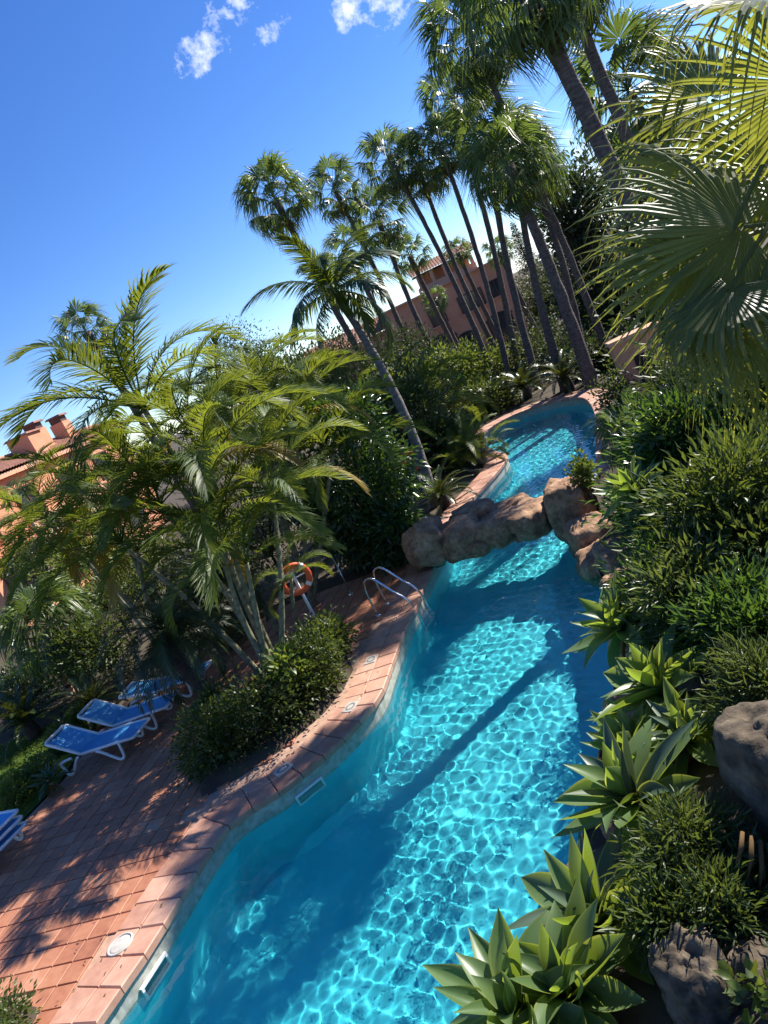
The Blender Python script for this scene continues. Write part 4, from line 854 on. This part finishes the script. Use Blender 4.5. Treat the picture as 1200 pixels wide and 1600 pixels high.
# ------------------------------------------------------------------ terracotta house behind the grove
def house_frame(a, b_):  # local x along the facade, y inwards
    d = Vector((b_[0] - a[0], b_[1] - a[1], 0)); return math.atan2(d.y, d.x), d.length
def opening(par, x, z, wd, h, kind, name='window', y=0.0):
    t = MB()
    f = MB().box((x, y - .02, z), (wd, .06, h)).obj(name, 'glass_dark', par)
    fr = MB()
    for cx, cz, sx_, sz in ((x - wd / 2, z, .08, h + .08), (x + wd / 2, z, .08, h + .08), (x, z, .06, h)): fr.box((cx, y - .05, cz), (sx_, .09, sz))
    fr.box((x, y - .052, z + h / 2), (wd - .08, .09, .08)); fr.box((x, y - .052, z - h / 2), (wd - .08, .09, .08)); fr.obj('frame', 'wood_dark', f)
    MB().box((x, y - .1, z - h / 2 - .1), (wd + .3, .24, .09)).obj('sill', 'plaster_light', f)
    if kind == 'arch':
        N = 10; V = []
        for rr, yy in ((wd / 2, 0), (wd / 2 + .16, 0)):
            V += [(x - rr * math.cos(math.pi * i / N), y - .07, z + h / 2 + .045 + rr * .4 * math.sin(math.pi * i / N)) for i in range(N + 1)]
        V += [(a_, b2 + .08, c_) for a_, b2, c_ in V]; K = N + 1
        F = [(i, i + 1, K + i + 1, K + i) for i in range(N)] + [(K + i, K + i + 1, 3 * K + i + 1, 3 * K + i) for i in range(N)]
        MB().add(V, F).obj('arch', 'wood_dark', f)
        MB().add([(x - wd / 2 * math.cos(math.pi * i / N), y - .045, z + h / 2 + .045 + wd / 2 * .4 * math.sin(math.pi * i / N)) for i in range(N + 1)], [tuple(range(N + 1))]).obj('fanlight', 'glass_dark', f)
def tiled_roof(par, x0, x1, y0, y1, z0, z1, name='roof'):
    """barrel tiled slope from the eaves (y0,z0) to the ridge (y1,z1)"""
    n = int((x1 - x0) / .075); m_ = 9; V = []
    for i in range(n + 1):
        for j in range(m_):
            s = j / (m_ - 1); V.append((x0 + (x1 - x0) * i / n, y0 + (y1 - y0) * s, z0 + (z1 - z0) * s + .05 * abs(math.sin(i * math.pi / 3)) + (.03 if j % 2 else 0)))
    MB().add(V, [(i * m_ + j, (i + 1) * m_ + j, (i + 1) * m_ + j + 1, i * m_ + j + 1) for i in range(n) for j in range(m_ - 1)]).obj(name, 'roof_tile', par)
A, B = (5.0, 58.4), (16.1, 57.0)
rz_, L_ = house_frame(A, B); H1 = thing('terracotta_house', 'two storey terracotta apartment house with roof loggia behind the palms', 'building', (A[0], A[1], 0), rz_)
MB().box((L_ / 2 + .6, 5.0, 2.9), (L_ - 1.2, 10, 5.8)).obj('wall', 'plaster', H1)
MB().box((L_ / 2 - 6.6, 5.4, 2.35), (9.0, 9, 4.7)).obj('wing', 'plaster', H1)
tiled_roof(H1, -6.0, 3.6, .6, 4.5, 4.72, 5.9, 'wing_roof')
MB().box((L_ / 2 + .6, 4.9, 5.87), (L_ - 1.0, 10.3, .14)).obj('cornice', 'plaster_light', H1)
lg = MB().box((7.1, 2.6, 6.15), (4.6, 4.4, .5)).obj('loggia', 'plaster_light', H1)
for i in range(5): MB().box((4.98 + i * 1.06, .55, 6.85), (.26, .28, .9)).obj('pillar', 'plaster_light', lg)
MB().box((7.1, 3.6, 6.85), (4.2, 2.0, .9)).obj('back_wall', 'plaster', lg)
tiled_roof(H1, 4.5, 9.8, .1, 3.0, 7.31, 8.1, 'loggia_roof')
MB().box((7.1, 1.7, 7.29), (5.0, 3.0, .05)).obj('soffit', 'wood_dark', H1)
for (x, z, wd, h, kd) in [(8.0, 3.9, 1.9, 1.25, 'rect'), (10.0, 4.0, 1.0, 1.2, 'rect'), (9.4, 1.15, 1.9, 1.3, 'arch'), (4.6, 1.15, 2.6, 1.7, 'arch'), (6.6, 1.1, 1.0, 1.2, 'arch'), (5.2, 3.9, 1.2, 1.2, 'rect')]: opening(H1, x, z, wd, h, kd)
MB().box((1.4, -.9, 2.35), (3.2, 2.2, .18)).obj('porch_roof', 'plaster_light', H1)
for xx in (0.0, 2.8): MB().box((xx, -1.75, 1.1), (.34, .34, 2.3)).obj('porch_pillar', 'plaster_light', H1)
for i in range(4):   # windows on the sunny gable side
    f = MB().box((L_ + .015, 1.5 + i * 2.1, 3.9), (.06, .9, 1.5)).obj('window', 'glass_dark', H1); MB().box((L_ + .05, 1.5 + i * 2.1, 3.08), (.2, 1.2, .1)).obj('sill', 'plaster_light', f)
    f = MB().box((L_ + .015, 1.5 + i * 2.1, 1.3), (.06, .9, 1.8)).obj('window', 'glass_dark', H1); MB().box((L_ + .05, 1.5 + i * 2.1, .33), (.2, 1.2, .1)).obj('sill', 'plaster_light', f)

# pink house on the left with chimneys
A, B = (-15.4, 30.0), (-12.2, 46.0)
rz_, L_ = house_frame(A, B); H2 = thing('pink_house', 'pink terracotta house with tiled roof and capped chimneys beyond the palm clump', 'building', (A[0], A[1], 0), rz_)
MB().box((L_ / 2, 4.0, 3.1), (L_, 8, 6.2)).obj('wall', 'plaster', H2)
MB().box((L_ / 2, 4.6, 6.6), (L_ - .3, 6.6, .9)).obj('parapet', 'plaster', H2)
tiled_roof(H2, -.3, L_ + .3, -.45, 1.3, 6.28, 6.98)
MB().box((L_ / 2, 1.36, 7.03), (L_ - .2, .16, .12)).obj('ridge', 'plaster_light', H2)
MB().box((L_ / 2, -.2, 6.1), (L_, .3, .2)).obj('eaves', 'plaster_light', H2)
for x in (1.0, 4.8, 8.6, 12.4): opening(H2, x, 4.6, 1.6, 1.5, 'rect')
for x in (1.6, 5.2, 9.0, 12.8): opening(H2, x, 1.5, 2.0, 1.6, 'arch')
MB().box((4.7, -1.0, 3.0), (7.0, 2.2, .2)).obj('balcony', 'plaster_light', H2)
MB().box((4.7, -2.0, 3.5), (7.0, .16, .9)).obj('balcony_wall', 'plaster_light', H2)
for i, (px, py, d, wd) in enumerate([(45, 698, 36.5, 1.2), (64, 690, 38.0, .8), (99, 672, 40.5, .8)]):
    c = Vector(at(px, py, d)); l = Matrix.Rotation(-rz_, 3, 'Z') @ (c - Vector((A[0], A[1], 0)))
    hc = .55 if i == 0 else .7
    ch = MB().box((l.x, l.y, 6.7 + hc / 2), (wd, wd, hc + .6)).obj('chimney', 'plaster', H2)
    if i: MB().box((l.x, l.y, 7.0 + hc + .16), (wd * .82, wd * .82, .3)).obj('vent', 'wood_dark', ch)
    MB().box((l.x, l.y, 7.0 + hc + (.36 if i else .06)), (wd * 1.18, wd * 1.18, .1), 0, .85).obj('cap', 'roof_tile', ch)
an = MB().tube([(3.0, 3.0, 7.0), (3.05, 3.0, 8.1)], .025, 6); an.tube([(2.6, 3.0, 8.05), (3.5, 3.0, 8.0)], .018, 6); an.obj('aerial', 'steel', H2)
# terracotta garden pavilion glimpsed behind the bank planting
p = at(985, 650, 17.5); H3 = thing('garden_wall', 'terracotta garden wall with dark arched niche behind the planted bank', 'wall', (p[0], p[1], gz(p[0], p[1]) - .1), -.2)
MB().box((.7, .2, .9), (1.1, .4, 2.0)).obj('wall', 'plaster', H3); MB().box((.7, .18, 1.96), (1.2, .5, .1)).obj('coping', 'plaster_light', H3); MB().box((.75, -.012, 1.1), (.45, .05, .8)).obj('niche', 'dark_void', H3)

# ------------------------------------------------------------------ fallen leaves on the paving
r = np.random.default_rng(77); P = np.stack([r.uniform(-8.2, 0.2, 1500), r.uniform(6, 16, 1500), np.full(1500, .042)], 1)
P = P[inpoly_np(P[:, 0], P[:, 1], clean(DECKP))]; P = P[~inpoly_np(P[:, 0], P[:, 1], BED)][:260]
D = np.stack([r.normal(size=len(P)), r.normal(size=len(P)), r.uniform(-.05, .12, len(P))], 1)
fl = leaf_cloud('fallen_leaves', P, D, .055, .022, 'leaf_dead', None, 4.0, 77); fl['label'] = 'scattered dry fallen leaves lying on the clay tile deck'; fl['category'] = 'leaf litter'
